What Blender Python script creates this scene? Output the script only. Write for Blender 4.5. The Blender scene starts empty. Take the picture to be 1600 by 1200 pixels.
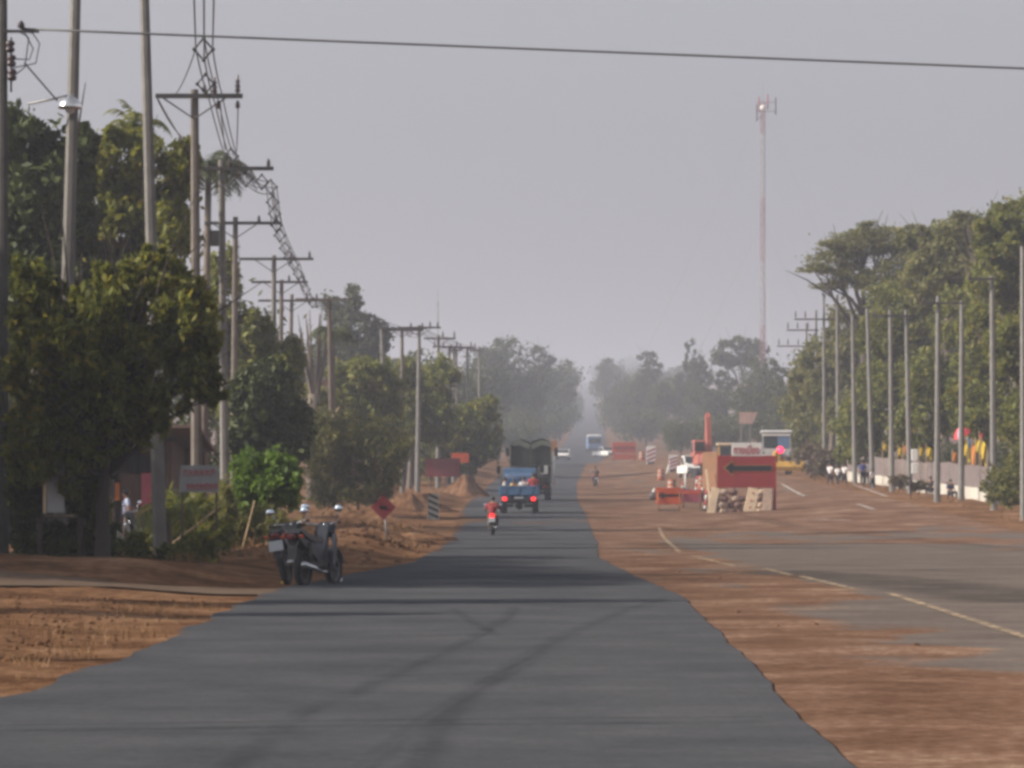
import bpy, math, random
import numpy as np
from mathutils import Vector, Matrix, Euler
random.seed(7)
RNG = np.random.default_rng(11)
SC = bpy.context.scene
COL = SC.collection
PI = math.pi
F = 6200.0            # focal length in photo pixels (1600 wide)
CX, HY, EYE = 800.0, 770.0, 1.43

# ------------------------------------------------------------------ terrain
def _smooth_interp(y, xs, vs, k):
    y = np.asarray(y, float)
    out = 0
    for o in (-1, -.6, -.2, .2, .6, 1):
        out = out + np.interp(y + o*np.minimum(k, 4+np.abs(y)*.08), xs, vs)
    return out/6

_ZD = [-60, 20, 62, 100, 146, 182, 230, 310, 400, 500, 560, 620, 800, 1000, 1500, 2000, 2600, 2800, 3400]
_ZV = [0, 0, 0, -.05, -.2, .46, .9, 1.95, 4.3, 5.0, 6.3, 7.3, 11.7, 16.8, 31, 49, 74, 76, 40]
def zr(y): return _smooth_interp(y, _ZD, _ZV, 12)
_CD = [-60, 20, 62, 90, 150, 230, 310, 400, 560, 800, 1000, 1500, 2000, 2600, 3400]
_CV = [-2, -2, -1.5, -1, 0, .8, 1.8, 3.6, 9.0, 14.8, 19.2, 28.4, 37.6, 48.5, 62]
def road_c(y): return np.interp(y, _CD, _CV)
def road_l(y): return np.where(np.asarray(y) > 420, road_c(y)-4.0,
    np.interp(y, [-60, 20, 27, 33, 41, 55, 66, 80, 103, 150, 182, 230, 310, 420], [-3.6, -3.6, -3.5, -3.3, -3.35, -3.5, -3.0, -2.1, -1.9, -2.2, -2.4, -2.5, -1.9, .3]))
def road_r(y): return np.where(np.asarray(y) > 420, road_c(y)+4.0,
    np.interp(y, [-60, 20, 38, 54, 66, 78, 90, 120, 155, 230, 310, 420], [1.7, 1.73, 2.05, 2.28, 2.1, 1.98, 1.93, 2.6, 3.1, 3.8, 5.0, 8.0]))
def sstep(a, b, x):
    t = np.clip((np.asarray(x, float)-a)/(b-a), 0, 1)
    return t*t*(3-2*t)
def gauss(x, c, w): return np.exp(-((np.asarray(x, float)-c)/w)**2)
_fr = np.random.default_rng(3)
_FW = [( _fr.uniform(0, 2*PI), _fr.uniform(0, 2*PI)) for _ in range(14)]
def wav(x, y, sc):
    """cheap smooth noise in -1..1"""
    x = np.asarray(x, float)/sc; y = np.asarray(y, float)/sc
    v = 0; a = 1; tot = 0
    for i, (p, q) in enumerate(_FW):
        th = i*2.39996
        fr = 1.0*(1.33**(i % 7))
        v = v + a*np.sin((x*math.cos(th)+y*math.sin(th))*fr*2.2+p)
        tot += a
        a *= .88
    return v/tot*2.2
def lift_r(y): return np.interp(y, [-60, 120, 150, 190, 240, 290, 344, 400, 600, 3000], [.1, .1, .2, .5, .85, 1.0, 1.0, .8, .3, .3])
def G(x, y):
    x = np.asarray(x, float); y = np.asarray(y, float)
    z = zr(y)
    z = z + lift_r(y)*sstep(6, 20, x-np.maximum(0, y-400)*.02)
    l = road_l(y)
    d = l - x                                  # metres outside the left edge
    out = sstep(.3, 2.2, d)
    z = z + out*np.interp(y, [0, 60, 77, 110, 180, 230, 280, 400], [.05, .1, .16, .0, .05, .35, .5, .3])
    z = z + .28*gauss(y, 64, 5.5)*sstep(1.2, 3.2, d)
    z = z + .62*gauss(y, 128, 20)*gauss(d, 2.6, 2.0)*sstep(.2, 1.5, d)
    z = z + .40*gauss(y, 96, 8)*gauss(d, 2.4, 1.8)*sstep(.2, 1.2, d)
    z = z + out*(.06*wav(x, y, 5.0)+.025*wav(x+9, y, 1.3))*np.where(y < 400, 1, 0)
    dr = x - np.interp(y, [0, 400], [16, 22])
    z = z + sstep(0, 4, dr)*.10*wav(x, y, 6.0)*np.where(y < 400, 1, 0)
    mid = sstep(.25, 1.0, x-road_r(y))*(1-sstep(3.2, 4.4, x))*np.where(y < 160, 1, 0)
    z = z + mid*(.018*wav(x, y, 1.6)+.01)
    return z
def GZ(x, y): return float(G(x, y))
def W(px, py, s): return Vector(((px-CX)/s, F/s, EYE+(HY-py)/s))
def XY(px, s): return (px-CX)/s, F/s
def gp(px, py, z=0.0):                        # photo pixel on the near flat ground -> world
    s = (py-HY)/(EYE-z)
    return (px-CX)/s, F/s
def base(px, s, dz=0):
    x, y = XY(px, s)
    return Vector((x, y, GZ(x, y)+dz))

# ------------------------------------------------------------------ mesh builder
class MB:
    def __init__(s): s.v = []; s.f = []; s.smooth = []
    def add(s, vs, fs, smooth=False, M=None):
        o = len(s.v)
        s.v += [tuple(M @ Vector(p)) for p in vs] if M is not None else [tuple(p) for p in vs]
        s.f += [tuple(i+o for i in f) for f in fs]
        s.smooth += [smooth]*len(fs)
        return s
    def box(s, c, d, rot=None, taper=1.0):
        x, y, z = d[0]/2, d[1]/2, d[2]/2
        t = taper
        vs = [(-x, -y, -z), (x, -y, -z), (x, y, -z), (-x, y, -z), (-x*t, -y*t, z), (x*t, -y*t, z), (x*t, y*t, z), (-x*t, y*t, z)]
        M = Matrix.Translation(c) @ (Euler(rot).to_matrix().to_4x4() if rot else Matrix())
        return s.add(vs, [(0, 3, 2, 1), (4, 5, 6, 7), (0, 1, 5, 4), (1, 2, 6, 5), (2, 3, 7, 6), (3, 0, 4, 7)], M=M)
    def rbox(s, c, d, r=.04, rot=None):                 # box with chamfered edges
        x, y, z = d[0]/2, d[1]/2, d[2]/2
        r = min(r, x*.9, y*.9, z*.9)
        o = [(-x+r, -y), (x-r, -y), (x, -y+r), (x, y-r), (x-r, y), (-x+r, y), (-x, y-r), (-x, -y+r)]
        kx, ky = (x-r)/x, (y-r)/y
        i = [(a*kx, b*ky) for a, b in o]
        rings = [[(a, b, -z) for a, b in i], [(a, b, -z+r) for a, b in o], [(a, b, z-r) for a, b in o], [(a, b, z) for a, b in i]]
        M = Matrix.Translation(c) @ (Euler(rot).to_matrix().to_4x4() if rot else Matrix())
        vs = sum(rings, []); fs = []
        for k in range(3):
            for j in range(8):
                a, b = k*8+j, k*8+(j+1) % 8
                fs.append((a, b, b+8, a+8))
        fs.append(tuple(range(7, -1, -1))); fs.append(tuple(range(24, 32)))
        return s.add(vs, fs, M=M)
    def tube(s, pts, r, n=8, cap=True):
        pts = [Vector(p) for p in pts]
        if not hasattr(r, '__len__'): r = [r]*len(pts)
        vs = []; fs = []
        up = None
        for i, p in enumerate(pts):
            t = (pts[min(i+1, len(pts)-1)]-pts[max(i-1, 0)]).normalized()
            if up is None:
                up = Vector((0, 0, 1)) if abs(t.z) < .9 else Vector((1, 0, 0))
            a = t.cross(up).normalized(); b = a.cross(t).normalized(); up = b
            for k in range(n):
                an = 2*PI*k/n
                vs.append(p+(a*math.cos(an)+b*math.sin(an))*r[i])
        for i in range(len(pts)-1):
            for k in range(n):
                k2 = (k+1) % n
                fs.append((i*n+k, i*n+k2, (i+1)*n+k2, (i+1)*n+k))
        if cap:
            fs.append(tuple(range(n-1, -1, -1))); fs.append(tuple((len(pts)-1)*n+k for k in range(n)))
        return s.add(vs, fs, smooth=n > 5)
    def lathe(s, prof, c=(0, 0, 0), n=16, rot=None, axis='Z'):
        vs = []; fs = []
        for r, z in prof:
            for k in range(n):
                an = 2*PI*k/n
                vs.append((r*math.cos(an), r*math.sin(an), z))
        for i in range(len(prof)-1):
            for k in range(n):
                k2 = (k+1) % n
                fs.append((i*n+k, i*n+k2, (i+1)*n+k2, (i+1)*n+k))
        fs.append(tuple(range(n-1, -1, -1))); fs.append(tuple((len(prof)-1)*n+k for k in range(n)))
        R = Matrix()
        if axis == 'X': R = Matrix.Rotation(PI/2, 4, 'Y')
        if axis == 'Y': R = Matrix.Rotation(-PI/2, 4, 'X')
        if rot: R = Euler(rot).to_matrix().to_4x4() @ R
        return s.add(vs, fs, smooth=True, M=Matrix.Translation(c) @ R)
    def ell(s, c, r, n=12, m=8, rot=None, lump=0):
        if not hasattr(r, '__len__'): r = (r, r, r)
        vs = []; fs = []
        for i in range(m+1):
            th = PI*i/m
            for k in range(n):
                an = 2*PI*k/n
                q = 1+lump*random.uniform(-1, 1)
                vs.append((r[0]*q*math.sin(th)*math.cos(an), r[1]*q*math.sin(th)*math.sin(an), r[2]*q*math.cos(th)))
        for i in range(m):
            for k in range(n):
                k2 = (k+1) % n
                fs.append((i*n+k, (i+1)*n+k, (i+1)*n+k2, i*n+k2))
        M = Matrix.Translation(c) @ (Euler(rot).to_matrix().to_4x4() if rot else Matrix())
        return s.add(vs, fs, smooth=True, M=M)
    def prism(s, outline, y0, y1, M=None):               # outline in (x, z), extruded along y
        n = len(outline)
        vs = [(x, y0, z) for x, z in outline]+[(x, y1, z) for x, z in outline]
        fs = [tuple(range(n)), tuple(range(2*n-1, n-1, -1))]
        for i in range(n):
            j = (i+1) % n
            fs.append((j, i, i+n, j+n))
        return s.add(vs, fs, M=M)
    def xprism(s, outline, x0, x1):                      # outline in (y, z), extruded along x
        n = len(outline)
        vs = [(x0, y, z) for y, z in outline]+[(x1, y, z) for y, z in outline]
        fs = [tuple(range(n-1, -1, -1)), tuple(range(n, 2*n))]
        for i in range(n):
            j = (i+1) % n
            fs.append((i, j, j+n, i+n))
        return s.add(vs, fs)
    def build(s, name, m, parent=None, loc=None):
        me = bpy.data.meshes.new(name)
        me.from_pydata(s.v, [], s.f); me.update()
        me.polygons.foreach_set('use_smooth', s.smooth)
        if m: me.materials.append(m)
        o = bpy.data.objects.new(name, me); COL.objects.link(o)
        if parent: o.parent = parent
        if loc is not None: o.location = loc
        return o

def tag(o, label=None, cat=None, group=None, kind=None):
    if label: o['label'] = label
    if cat: o['category'] = cat
    if group: o['group'] = group
    if kind: o['kind'] = kind
    return o
def thing(name, label, cat, loc=(0, 0, 0), rotz=0, group=None):
    o = bpy.data.objects.new(name, None); COL.objects.link(o)
    o.empty_display_size = .2
    o.location = loc; o.rotation_euler = (0, 0, rotz)
    return tag(o, label, cat, group)
def kids(o): return KIDS.get(o.name, [])
def copy_tree(o, parent=None):
    c = o.copy(); COL.objects.link(c); c.parent = parent
    for ch in [k for k in bpy.data.objects if k.parent == o]:
        copy_tree(ch, c)
    return c
def mesh_np(name, V, Q, m, parent=None, smooth=False, attrs=None):
    """mesh from numpy verts and quads"""
    me = bpy.data.meshes.new(name)
    nv, nq = len(V), len(Q)
    me.vertices.add(nv); me.vertices.foreach_set('co', np.asarray(V, np.float32).ravel())
    me.loops.add(nq*4); me.loops.foreach_set('vertex_index', np.asarray(Q, np.int32).ravel())
    me.polygons.add(nq)
    me.polygons.foreach_set('loop_start', np.arange(0, nq*4, 4, dtype=np.int32))
    me.polygons.foreach_set('loop_total', np.full(nq, 4, np.int32))
    me.polygons.foreach_set('use_smooth', np.full(nq, smooth))
    for k, a in (attrs or {}).items():
        at = me.attributes.new(k, 'FLOAT', 'POINT'); at.data.foreach_set('value', np.asarray(a, np.float32).ravel())
    me.update(); me.validate()
    me.materials.append(m)
    o = bpy.data.objects.new(name, me); COL.objects.link(o)
    if parent: o.parent = parent
    return o

# ------------------------------------------------------------------ materials
def _nt(name):
    m = bpy.data.materials.new(name); m.use_nodes = True
    nt = m.node_tree
    for n in list(nt.nodes): nt.nodes.remove(n)
    return m, nt, nt.nodes, nt.links
def N(ns, t, **kw):
    n = ns.new(t)
    for k, v in kw.items():
        if k in n.inputs: n.inputs[k].default_value = v
        else: setattr(n, k, v)
    return n
def c4(c, k=1): return (min(1, c[0]*k), min(1, c[1]*k), min(1, c[2]*k), 1)
def ramp(ns, stops):
    r = ns.new('ShaderNodeValToRGB')
    e = r.color_ramp.elements
    while len(e) < len(stops): e.new(.5)
    for i, (p, c) in enumerate(stops):
        e[i].position = p; e[i].color = c if len(c) == 4 else (*c, 1)
    return r
def mat(name, col, rough=.6, metal=0, var=.18, scale=3.0, bump=.0, col2=None, spec=.5, emit=None, stretch=None):
    m, nt, ns, ln = _nt(name)
    out = ns.new('ShaderNodeOutputMaterial'); b = ns.new('ShaderNodeBsdfPrincipled')
    b.inputs['Roughness'].default_value = rough; b.inputs['Metallic'].default_value = metal
    b.inputs['Specular IOR Level'].default_value = spec
    tc = ns.new('ShaderNodeTexCoord'); no = N(ns, 'ShaderNodeTexNoise', Scale=scale, Detail=6.0, Roughness=.65)
    src = tc.outputs['Object']
    if stretch:
        mp = ns.new('ShaderNodeMapping'); mp.inputs['Scale'].default_value = stretch
        ln.new(src, mp.inputs['Vector']); src = mp.outputs['Vector']
    ln.new(src, no.inputs['Vector'])
    r = ramp(ns, [(.3, c4(col, 1-var)), (.7, c4(col2, 1) if col2 else c4(col, 1+var))])
    ln.new(no.outputs['Fac'], r.inputs['Fac']); ln.new(r.outputs['Color'], b.inputs['Base Color'])
    if bump:
        n2 = N(ns, 'ShaderNodeTexNoise', Scale=scale*6, Detail=4.0)
        ln.new(src, n2.inputs['Vector'])
        bp = ns.new('ShaderNodeBump'); bp.inputs['Strength'].default_value = bump; bp.inputs['Distance'].default_value = .02
        ln.new(n2.outputs['Fac'], bp.inputs['Height']); ln.new(bp.outputs['Normal'], b.inputs['Normal'])
    if emit:
        b.inputs['Emission Color'].default_value = (*emit[0], 1); b.inputs['Emission Strength'].default_value = emit[1]
    ln.new(b.outputs['BSDF'], out.inputs['Surface'])
    return m
def leaf_mat(name, a, b, dry=None, trans=.35):
    """leaf colour varies leaf by leaf and over big patches"""
    m, nt, ns, ln = _nt(name)
    out = ns.new('ShaderNodeOutputMaterial'); g = ns.new('ShaderNodeNewGeometry')
    tc = ns.new('ShaderNodeTexCoord'); no = N(ns, 'ShaderNodeTexNoise', Scale=.55, Detail=3.0)
    ln.new(tc.outputs['Object'], no.inputs['Vector'])
    mth = N(ns, 'ShaderNodeMath', operation='MULTIPLY_ADD'); mth.inputs[1].default_value = .55; mth.inputs[2].default_value = -.0
    ln.new(g.outputs['Random Per Island'], mth.inputs[0])
    m2 = N(ns, 'ShaderNodeMath', operation='MULTIPLY_ADD'); m2.inputs[1].default_value = .6
    ln.new(no.outputs['Fac'], m2.inputs[0]); ln.new(mth.outputs[0], m2.inputs[2])
    st = [(.2, (*a, 1)), (.75, (*b, 1))]
    if dry: st.append((.93, (*dry, 1)))
    r = ramp(ns, st); ln.new(m2.outputs[0], r.inputs['Fac'])
    p = ns.new('ShaderNodeBsdfPrincipled'); p.inputs['Roughness'].default_value = .55; p.inputs['Specular IOR Level'].default_value = .25
    t = ns.new('ShaderNodeBsdfTranslucent'); mx = ns.new('ShaderNodeMixShader'); mx.inputs[0].default_value = trans
    ln.new(r.outputs['Color'], p.inputs['Base Color']); ln.new(r.outputs['Color'], t.inputs['Color'])
    ln.new(p.outputs[0], mx.inputs[1]); ln.new(t.outputs[0], mx.inputs[2]); ln.new(mx.outputs[0], out.inputs['Surface'])
    return m
def ground_mat(name, stops, rough=.95, fine=6.0, bump=.5, dust=None, dust_stops=None, bdist=.03):
    """two noises blended into a colour ramp; a 'dust' vertex attribute spreads dirt over it"""
    m, nt, ns, ln = _nt(name)
    out = ns.new('ShaderNodeOutputMaterial'); b = ns.new('ShaderNodeBsdfDiffuse'); b.inputs['Roughness'].default_value = .6
    tc = ns.new('ShaderNodeTexCoord')
    n1 = N(ns, 'ShaderNodeTexNoise', Scale=.55, Detail=8.0, Roughness=.62)
    n2 = N(ns, 'ShaderNodeTexNoise', Scale=fine, Detail=6.0, Roughness=.7)
    for n in (n1, n2): ln.new(tc.outputs['Object'], n.inputs['Vector'])
    mx = N(ns, 'ShaderNodeMath', operation='MULTIPLY_ADD'); mx.inputs[1].default_value = .45
    ln.new(n2.outputs['Fac'], mx.inputs[0])
    ms = N(ns, 'ShaderNodeMath', operation='MULTIPLY'); ms.inputs[1].default_value = .55
    ln.new(n1.outputs['Fac'], ms.inputs[0]); ln.new(ms.outputs[0], mx.inputs[2])
    r = ramp(ns, stops); ln.new(mx.outputs[0], r.inputs['Fac'])
    colr = r.outputs['Color']
    if dust_stops:
        at = N(ns, 'ShaderNodeAttribute', attribute_name='dust')
        n3 = N(ns, 'ShaderNodeTexNoise', Scale=1.1, Detail=9.0, Roughness=.68)
        mp = ns.new('ShaderNodeMapping'); mp.inputs['Scale'].default_value = (.55, .45, 1.0)
        ln.new(tc.outputs['Object'], mp.inputs['Vector']); ln.new(mp.outputs['Vector'], n3.inputs['Vector'])
        ad = N(ns, 'ShaderNodeMath', operation='ADD'); ln.new(at.outputs['Fac'], ad.inputs[0]); ln.new(n3.outputs['Fac'], ad.inputs[1])
        mr = N(ns, 'ShaderNodeMapRange'); mr.inputs['From Min'].default_value = .82; mr.inputs['From Max'].default_value = 1.12
        ln.new(ad.outputs[0], mr.inputs['Value'])
        r2 = ramp(ns, dust_stops); ln.new(mx.outputs[0], r2.inputs['Fac'])
        mc = N(ns, 'ShaderNodeMix', data_type='RGBA')
        ln.new(mr.outputs[0], mc.inputs[0]); ln.new(colr, mc.inputs[6]); ln.new(r2.outputs['Color'], mc.inputs[7])
        colr = mc.outputs[2]
    ln.new(colr, b.inputs['Color'])
    bp = ns.new('ShaderNodeBump'); bp.inputs['Strength'].default_value = bump; bp.inputs['Distance'].default_value = bdist
    ln.new(n2.outputs['Fac'], bp.inputs['Height']); ln.new(bp.outputs['Normal'], b.inputs['Normal'])
    ln.new(b.outputs[0], out.inputs['Surface'])
    return m
def soft_mat(name, col, alpha=.6):
    """worn mark or dark line: fades across its width (UV-free, uses the 'edge' attribute) and breaks up with noise"""
    m, nt, ns, ln = _nt(name)
    out = ns.new('ShaderNodeOutputMaterial'); b = ns.new('ShaderNodeBsdfDiffuse')
    b.inputs['Color'].default_value = (*col, 1)
    t = ns.new('ShaderNodeBsdfTransparent'); mx = ns.new('ShaderNodeMixShader')
    at = N(ns, 'ShaderNodeAttribute', attribute_name='edge'); tc = ns.new('ShaderNodeTexCoord')
    no = N(ns, 'ShaderNodeTexNoise', Scale=1.3, Detail=6.0, Roughness=.7); ln.new(tc.outputs['Object'], no.inputs['Vector'])
    mr = N(ns, 'ShaderNodeMapRange'); mr.inputs['From Min'].default_value = .3; mr.inputs['From Max'].default_value = .62
    ln.new(no.outputs['Fac'], mr.inputs['Value'])
    mu = N(ns, 'ShaderNodeMath', operation='MULTIPLY'); ln.new(mr.outputs[0], mu.inputs[0]); ln.new(at.outputs['Fac'], mu.inputs[1])
    m3 = N(ns, 'ShaderNodeMath', operation='MULTIPLY'); ln.new(mu.outputs[0], m3.inputs[0]); m3.inputs[1].default_value = alpha
    ln.new(m3.outputs[0], mx.inputs[0]); ln.new(t.outputs[0], mx.inputs[1]); ln.new(b.outputs[0], mx.inputs[2])
    ln.new(mx.outputs[0], out.inputs['Surface'])
    return m

DIRT = [(.37, (.080, .042, .025)), (.46, (.148, .078, .044)), (.53, (.225, .124, .070)), (.62, (.31, .19, .115))]
M = {}
M['dirt'] = ground_mat('dirt', DIRT, bump=.9, bdist=.14, fine=4.0,
    dust_stops=[(.38, (.045, .028, .017)), (.5, (.085, .050, .030)), (.62, (.14, .088, .052))])
M['asphalt'] = ground_mat('asphalt', [(.36, (.052, .055, .063)), (.5, (.070, .073, .081)), (.62, (.090, .092, .100))], rough=.85, fine=14, bump=.35, bdist=.01,
    dust_stops=[(.3, (.085, .048, .030)), (.7, (.16, .095, .06))])
M['old_asphalt'] = ground_mat('old_asphalt', [(.36, (.088, .072, .064)), (.5, (.122, .102, .092)), (.62, (.16, .136, .121))], rough=.9, fine=9, bump=.35, bdist=.012,
    dust_stops=[(.38, (.078, .044, .030)), (.46, (.122, .070, .047)), (.52, (.160, .095, .067)), (.57, (.205, .132, .095)), (.62, (.33, .235, .17))])
M['skid'] = soft_mat('skid_rubber', (.026, .028, .042), .2)
M['tar'] = soft_mat('cross_line', (.03, .03, .034), .7)  # plain dark colour of the thin lines across the lane
M['patch'] = soft_mat('dark_patch', (.06, .056, .055), .45)
M['yellow_line'] = soft_mat('yellow_line_paint', (.44, .34, .24), .85)
M['white_line'] = soft_mat('white_line_paint', (.55, .50, .47), .8)
M['concrete'] = mat('concrete', (.165, .158, .15), .9, var=.2, scale=2.5, bump=.3)
M['concrete_brown'] = mat('concrete_brown', (.13, .112, .098), .9, var=.25, scale=2.5, bump=.3)
M['steel'] = mat('galvanised_steel', (.22, .22, .23), .55, .6, var=.2, scale=6)
M['dark_steel'] = mat('dark_steel', (.06, .055, .055), .6, .3, var=.3, scale=6)
M['porcelain'] = mat('brown_porcelain', (.05, .035, .04), .3, var=.2)
M['cable'] = mat('cable', (.13, .13, .14), .6, var=.15)
M['silver'] = mat('polished_reflector', (.9, .9, .9), .22, 1.0, var=.03)
M['bark'] = mat('bark', (.14, .115, .095), .95, var=.35, scale=4, bump=.6, stretch=(1, 1, .25))
M['bark_dark'] = mat('bark_dark', (.055, .045, .04), .95, var=.35, scale=4, bump=.6, stretch=(1, 1, .25))
M['bark_dry'] = mat('bark_dry', (.24, .16, .11), .95, var=.3, scale=4, bump=.4, stretch=(1, 1, .25))
M['black'] = mat('black_plastic', (.012, .012, .014), .4, var=.2)
M['rubber'] = mat('tyre_rubber', (.018, .018, .019), .85, var=.3, scale=8)
M['black_paint'] = mat('black_paint', (.012, .013, .016), .42, var=.1)
M['navy_paint'] = mat('navy_paint', (.014, .020, .036), .42, var=.1)
M['chrome'] = mat('chrome', (.62, .64, .66), .18, 1, var=.05)
M['mirror'] = mat('mirror_glass', (.75, .85, .95), .05, 1, var=.02)
M['plate'] = mat('plate_white', (.40, .43, .46), .5, var=.06)
M['blue'] = mat('blue_truck_paint', (.055, .125, .235), .45, var=.2, scale=2)
M['blue_pale'] = mat('blue_window_tint', (.10, .17, .30), .3, var=.15)
M['tarp'] = mat('green_tarpaulin', (.115, .135, .115), .85, var=.25, scale=1.5, bump=.3)
M['tarp_dark'] = mat('tarpaulin_dark', (.022, .026, .024), .9, var=.3, scale=1.5)
M['red_sign'] = mat('red_board', (.29, .028, .030), .65, var=.12, scale=1.2)
M['red_lit'] = mat('red_lamp_lit', (.6, .02, .04), .4, var=.02, emit=((1.0, .03, .08), 3.0))
M['tail_lit'] = mat('tail_lamp_lit', (.6, .02, .02), .4, var=.02, emit=((1.0, .03, .03), 1.6))
M['tail_red'] = mat('tail_lamp_red', (.12, .010, .012), .3, var=.05)
M['orange'] = mat('orange_board', (.52, .085, .03), .65, var=.18, scale=2)
M['orange_dull'] = mat('orange_brown_board', (.30, .135, .055), .75, var=.2, scale=2)
M['digger'] = mat('excavator_orange', (.34, .095, .07), .55, var=.15, scale=2)
M['yellow'] = mat('machine_yellow', (.55, .32, .05), .55, var=.2, scale=2)
M['cream'] = mat('cream_paint', (.74, .58, .40), .75, var=.18, scale=3)
M['white'] = mat('white_paint', (.72, .71, .68), .55, var=.08, scale=2)
M['whitewall'] = mat('whitewashed_wall', (.42, .395, .345), .85, var=.14, scale=1.2, bump=.2)
M['fence_grey'] = mat('fence_grey_pink', (.21, .17, .165), .85, var=.25, scale=3)
M['dark_red'] = mat('dark_maroon_board', (.17, .022, .028), .7, var=.12, scale=2)
M['sign_dull'] = mat('dull_white_board', (.30, .31, .32), .7, var=.12, scale=2)
M['concrete_shaded'] = mat('shaded_concrete', (.075, .072, .07), .9, var=.25, scale=2.5, bump=.3)  # concrete darkened to put the near pole's shade into its colour
M['drum_orange'] = mat('dusty_orange', (.30, .085, .04), .7, var=.2, scale=3)
M['drum_band'] = mat('dusty_white_band', (.36, .29, .25), .7, var=.2, scale=3)
M['mast_red'] = mat('faded_mast_red', (.23, .115, .12), .6, var=.1)
M['mast_white'] = mat('faded_mast_white', (.29, .28, .30), .6, var=.1)
M['wing'] = mat('brown_wing_board', (.20, .095, .045), .75, var=.2, scale=2)
M['track'] = ground_mat('compacted_track', [(.3, (.09, .060, .044)), (.5, (.13, .094, .072)), (.7, (.17, .13, .10))], bump=.5)
M['red_paint'] = mat('red_paint', (.46, .05, .06), .6, var=.12)
M['maroon'] = mat('maroon_paint', (.33, .07, .10), .65, var=.15)
M['sack'] = mat('woven_sack', (.50, .37, .29), .95, var=.3, scale=5, bump=.4)
M['sack_dark'] = mat('woven_sack_dirty', (.17, .095, .08), .95, var=.3, scale=5, bump=.4)
M['glass'] = mat('dark_glass', (.02, .025, .03), .08, var=.1, spec=.8)
M['wood'] = mat('weathered_wood', (.10, .078, .064), .9, var=.3, scale=3, stretch=(1, 1, .3))
M['wood_dark'] = mat('dark_wood', (.05, .037, .03), .9, var=.3, scale=3)
M['bamboo'] = mat('pale_bamboo', (.42, .30, .17), .7, var=.25, scale=4)
M['roof_brown'] = mat('brown_tin_roof', (.12, .08, .065), .8, var=.3, scale=2, stretch=(6, 1, 1))
M['roof_grey'] = mat('pale_tin_roof', (.42, .40, .38), .6, var=.15, scale=2, stretch=(6, 1, 1))
M['wall_pink'] = mat('pink_plaster', (.42, .27, .23), .9, var=.2, scale=1)
M['wall_white'] = mat('dingy_white_plaster', (.42, .42, .43), .85, var=.2, scale=1)
M['wall_brown'] = mat('brown_boards', (.10, .06, .048), .9, var=.3, scale=2, stretch=(4, 4, .4))
M['skin'] = mat('skin', (.25, .135, .085), .6, var=.08)
M['hair'] = mat('black_hair', (.012, .011, .010), .5, var=.2)
M['shirt_white'] = mat('white_shirt', (.68, .68, .70), .9, var=.08, scale=6)
M['shirt_blue'] = mat('pale_blue_shirt', (.38, .44, .62), .9, var=.1, scale=6)
M['shirt_red'] = mat('red_shirt', (.40, .032, .040), .9, var=.12, scale=6)
M['shirt_maroon'] = mat('dark_red_shirt', (.24, .022, .028), .9, var=.15, scale=6)
M['shirt_grey'] = mat('grey_shirt', (.34, .34, .36), .9, var=.12, scale=6)
M['shirt_yellow'] = mat('yellow_shirt', (.58, .42, .10), .9, var=.12, scale=6)
M['shirt_royal'] = mat('royal_blue_shirt', (.06, .09, .30), .9, var=.12, scale=6)
M['dark_cloth'] = mat('dark_trousers', (.022, .022, .032), .9, var=.2, scale=6)
M['brown_cloth'] = mat('brown_trousers', (.10, .075, .06), .9, var=.2, scale=6)
M['flag_yellow'] = mat('yellow_flag_cloth', (.70, .50, .03), .85, var=.12, scale=3)
M['flag_orange'] = mat('orange_flag_cloth', (.62, .20, .03), .85, var=.12, scale=3)
M['flag_red'] = mat('red_cloth', (.62, .06, .07), .85, var=.12, scale=3)
M['flag_blue'] = mat('blue_cloth', (.05, .17, .34), .85, var=.12, scale=3)
M['navy'] = mat('navy_bag_cloth', (.025, .035, .11), .85, var=.2, scale=3)
M['stone_stripe'] = mat('dark_stripe_paint', (.05, .052, .055), .85, var=.25, scale=4)
M['text_red'] = mat('red_lettering', (.42, .035, .045), .6, var=.05)
# foliage
M['lf_dark'] = leaf_mat('leaves_dark_green', (.042, .058, .014), (.205, .22, .042), (.34, .26, .03), trans=.5)
M['lf_deep'] = leaf_mat('leaves_deep_green', (.014, .025, .009), (.075, .095, .026), trans=.25)
M['lf_yellow'] = leaf_mat('leaves_yellow_green', (.070, .085, .012), (.23, .24, .035), (.28, .21, .05), trans=.52)
M['lf_mid'] = leaf_mat('leaves_mid_green', (.066, .086, .018), (.215, .228, .052), (.25, .20, .06), trans=.5)
M['lf_bright'] = leaf_mat('leaves_bright_green', (.06, .11, .018), (.15, .24, .035), trans=.45)
M['lf_olive'] = leaf_mat('leaves_dry_olive', (.080, .090, .026), (.22, .22, .07), (.27, .22, .09), trans=.5)
M['lf_brown'] = leaf_mat('leaves_brown_twiggy', (.085, .066, .044), (.17, .135, .09), trans=.35)
M['lf_far'] = leaf_mat('leaves_distant_green', (.030, .044, .020), (.095, .108, .045), trans=.4)
M['lf_straw'] = leaf_mat('dry_grass_straw', (.13, .066, .028), (.27, .155, .065), trans=.3)
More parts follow.
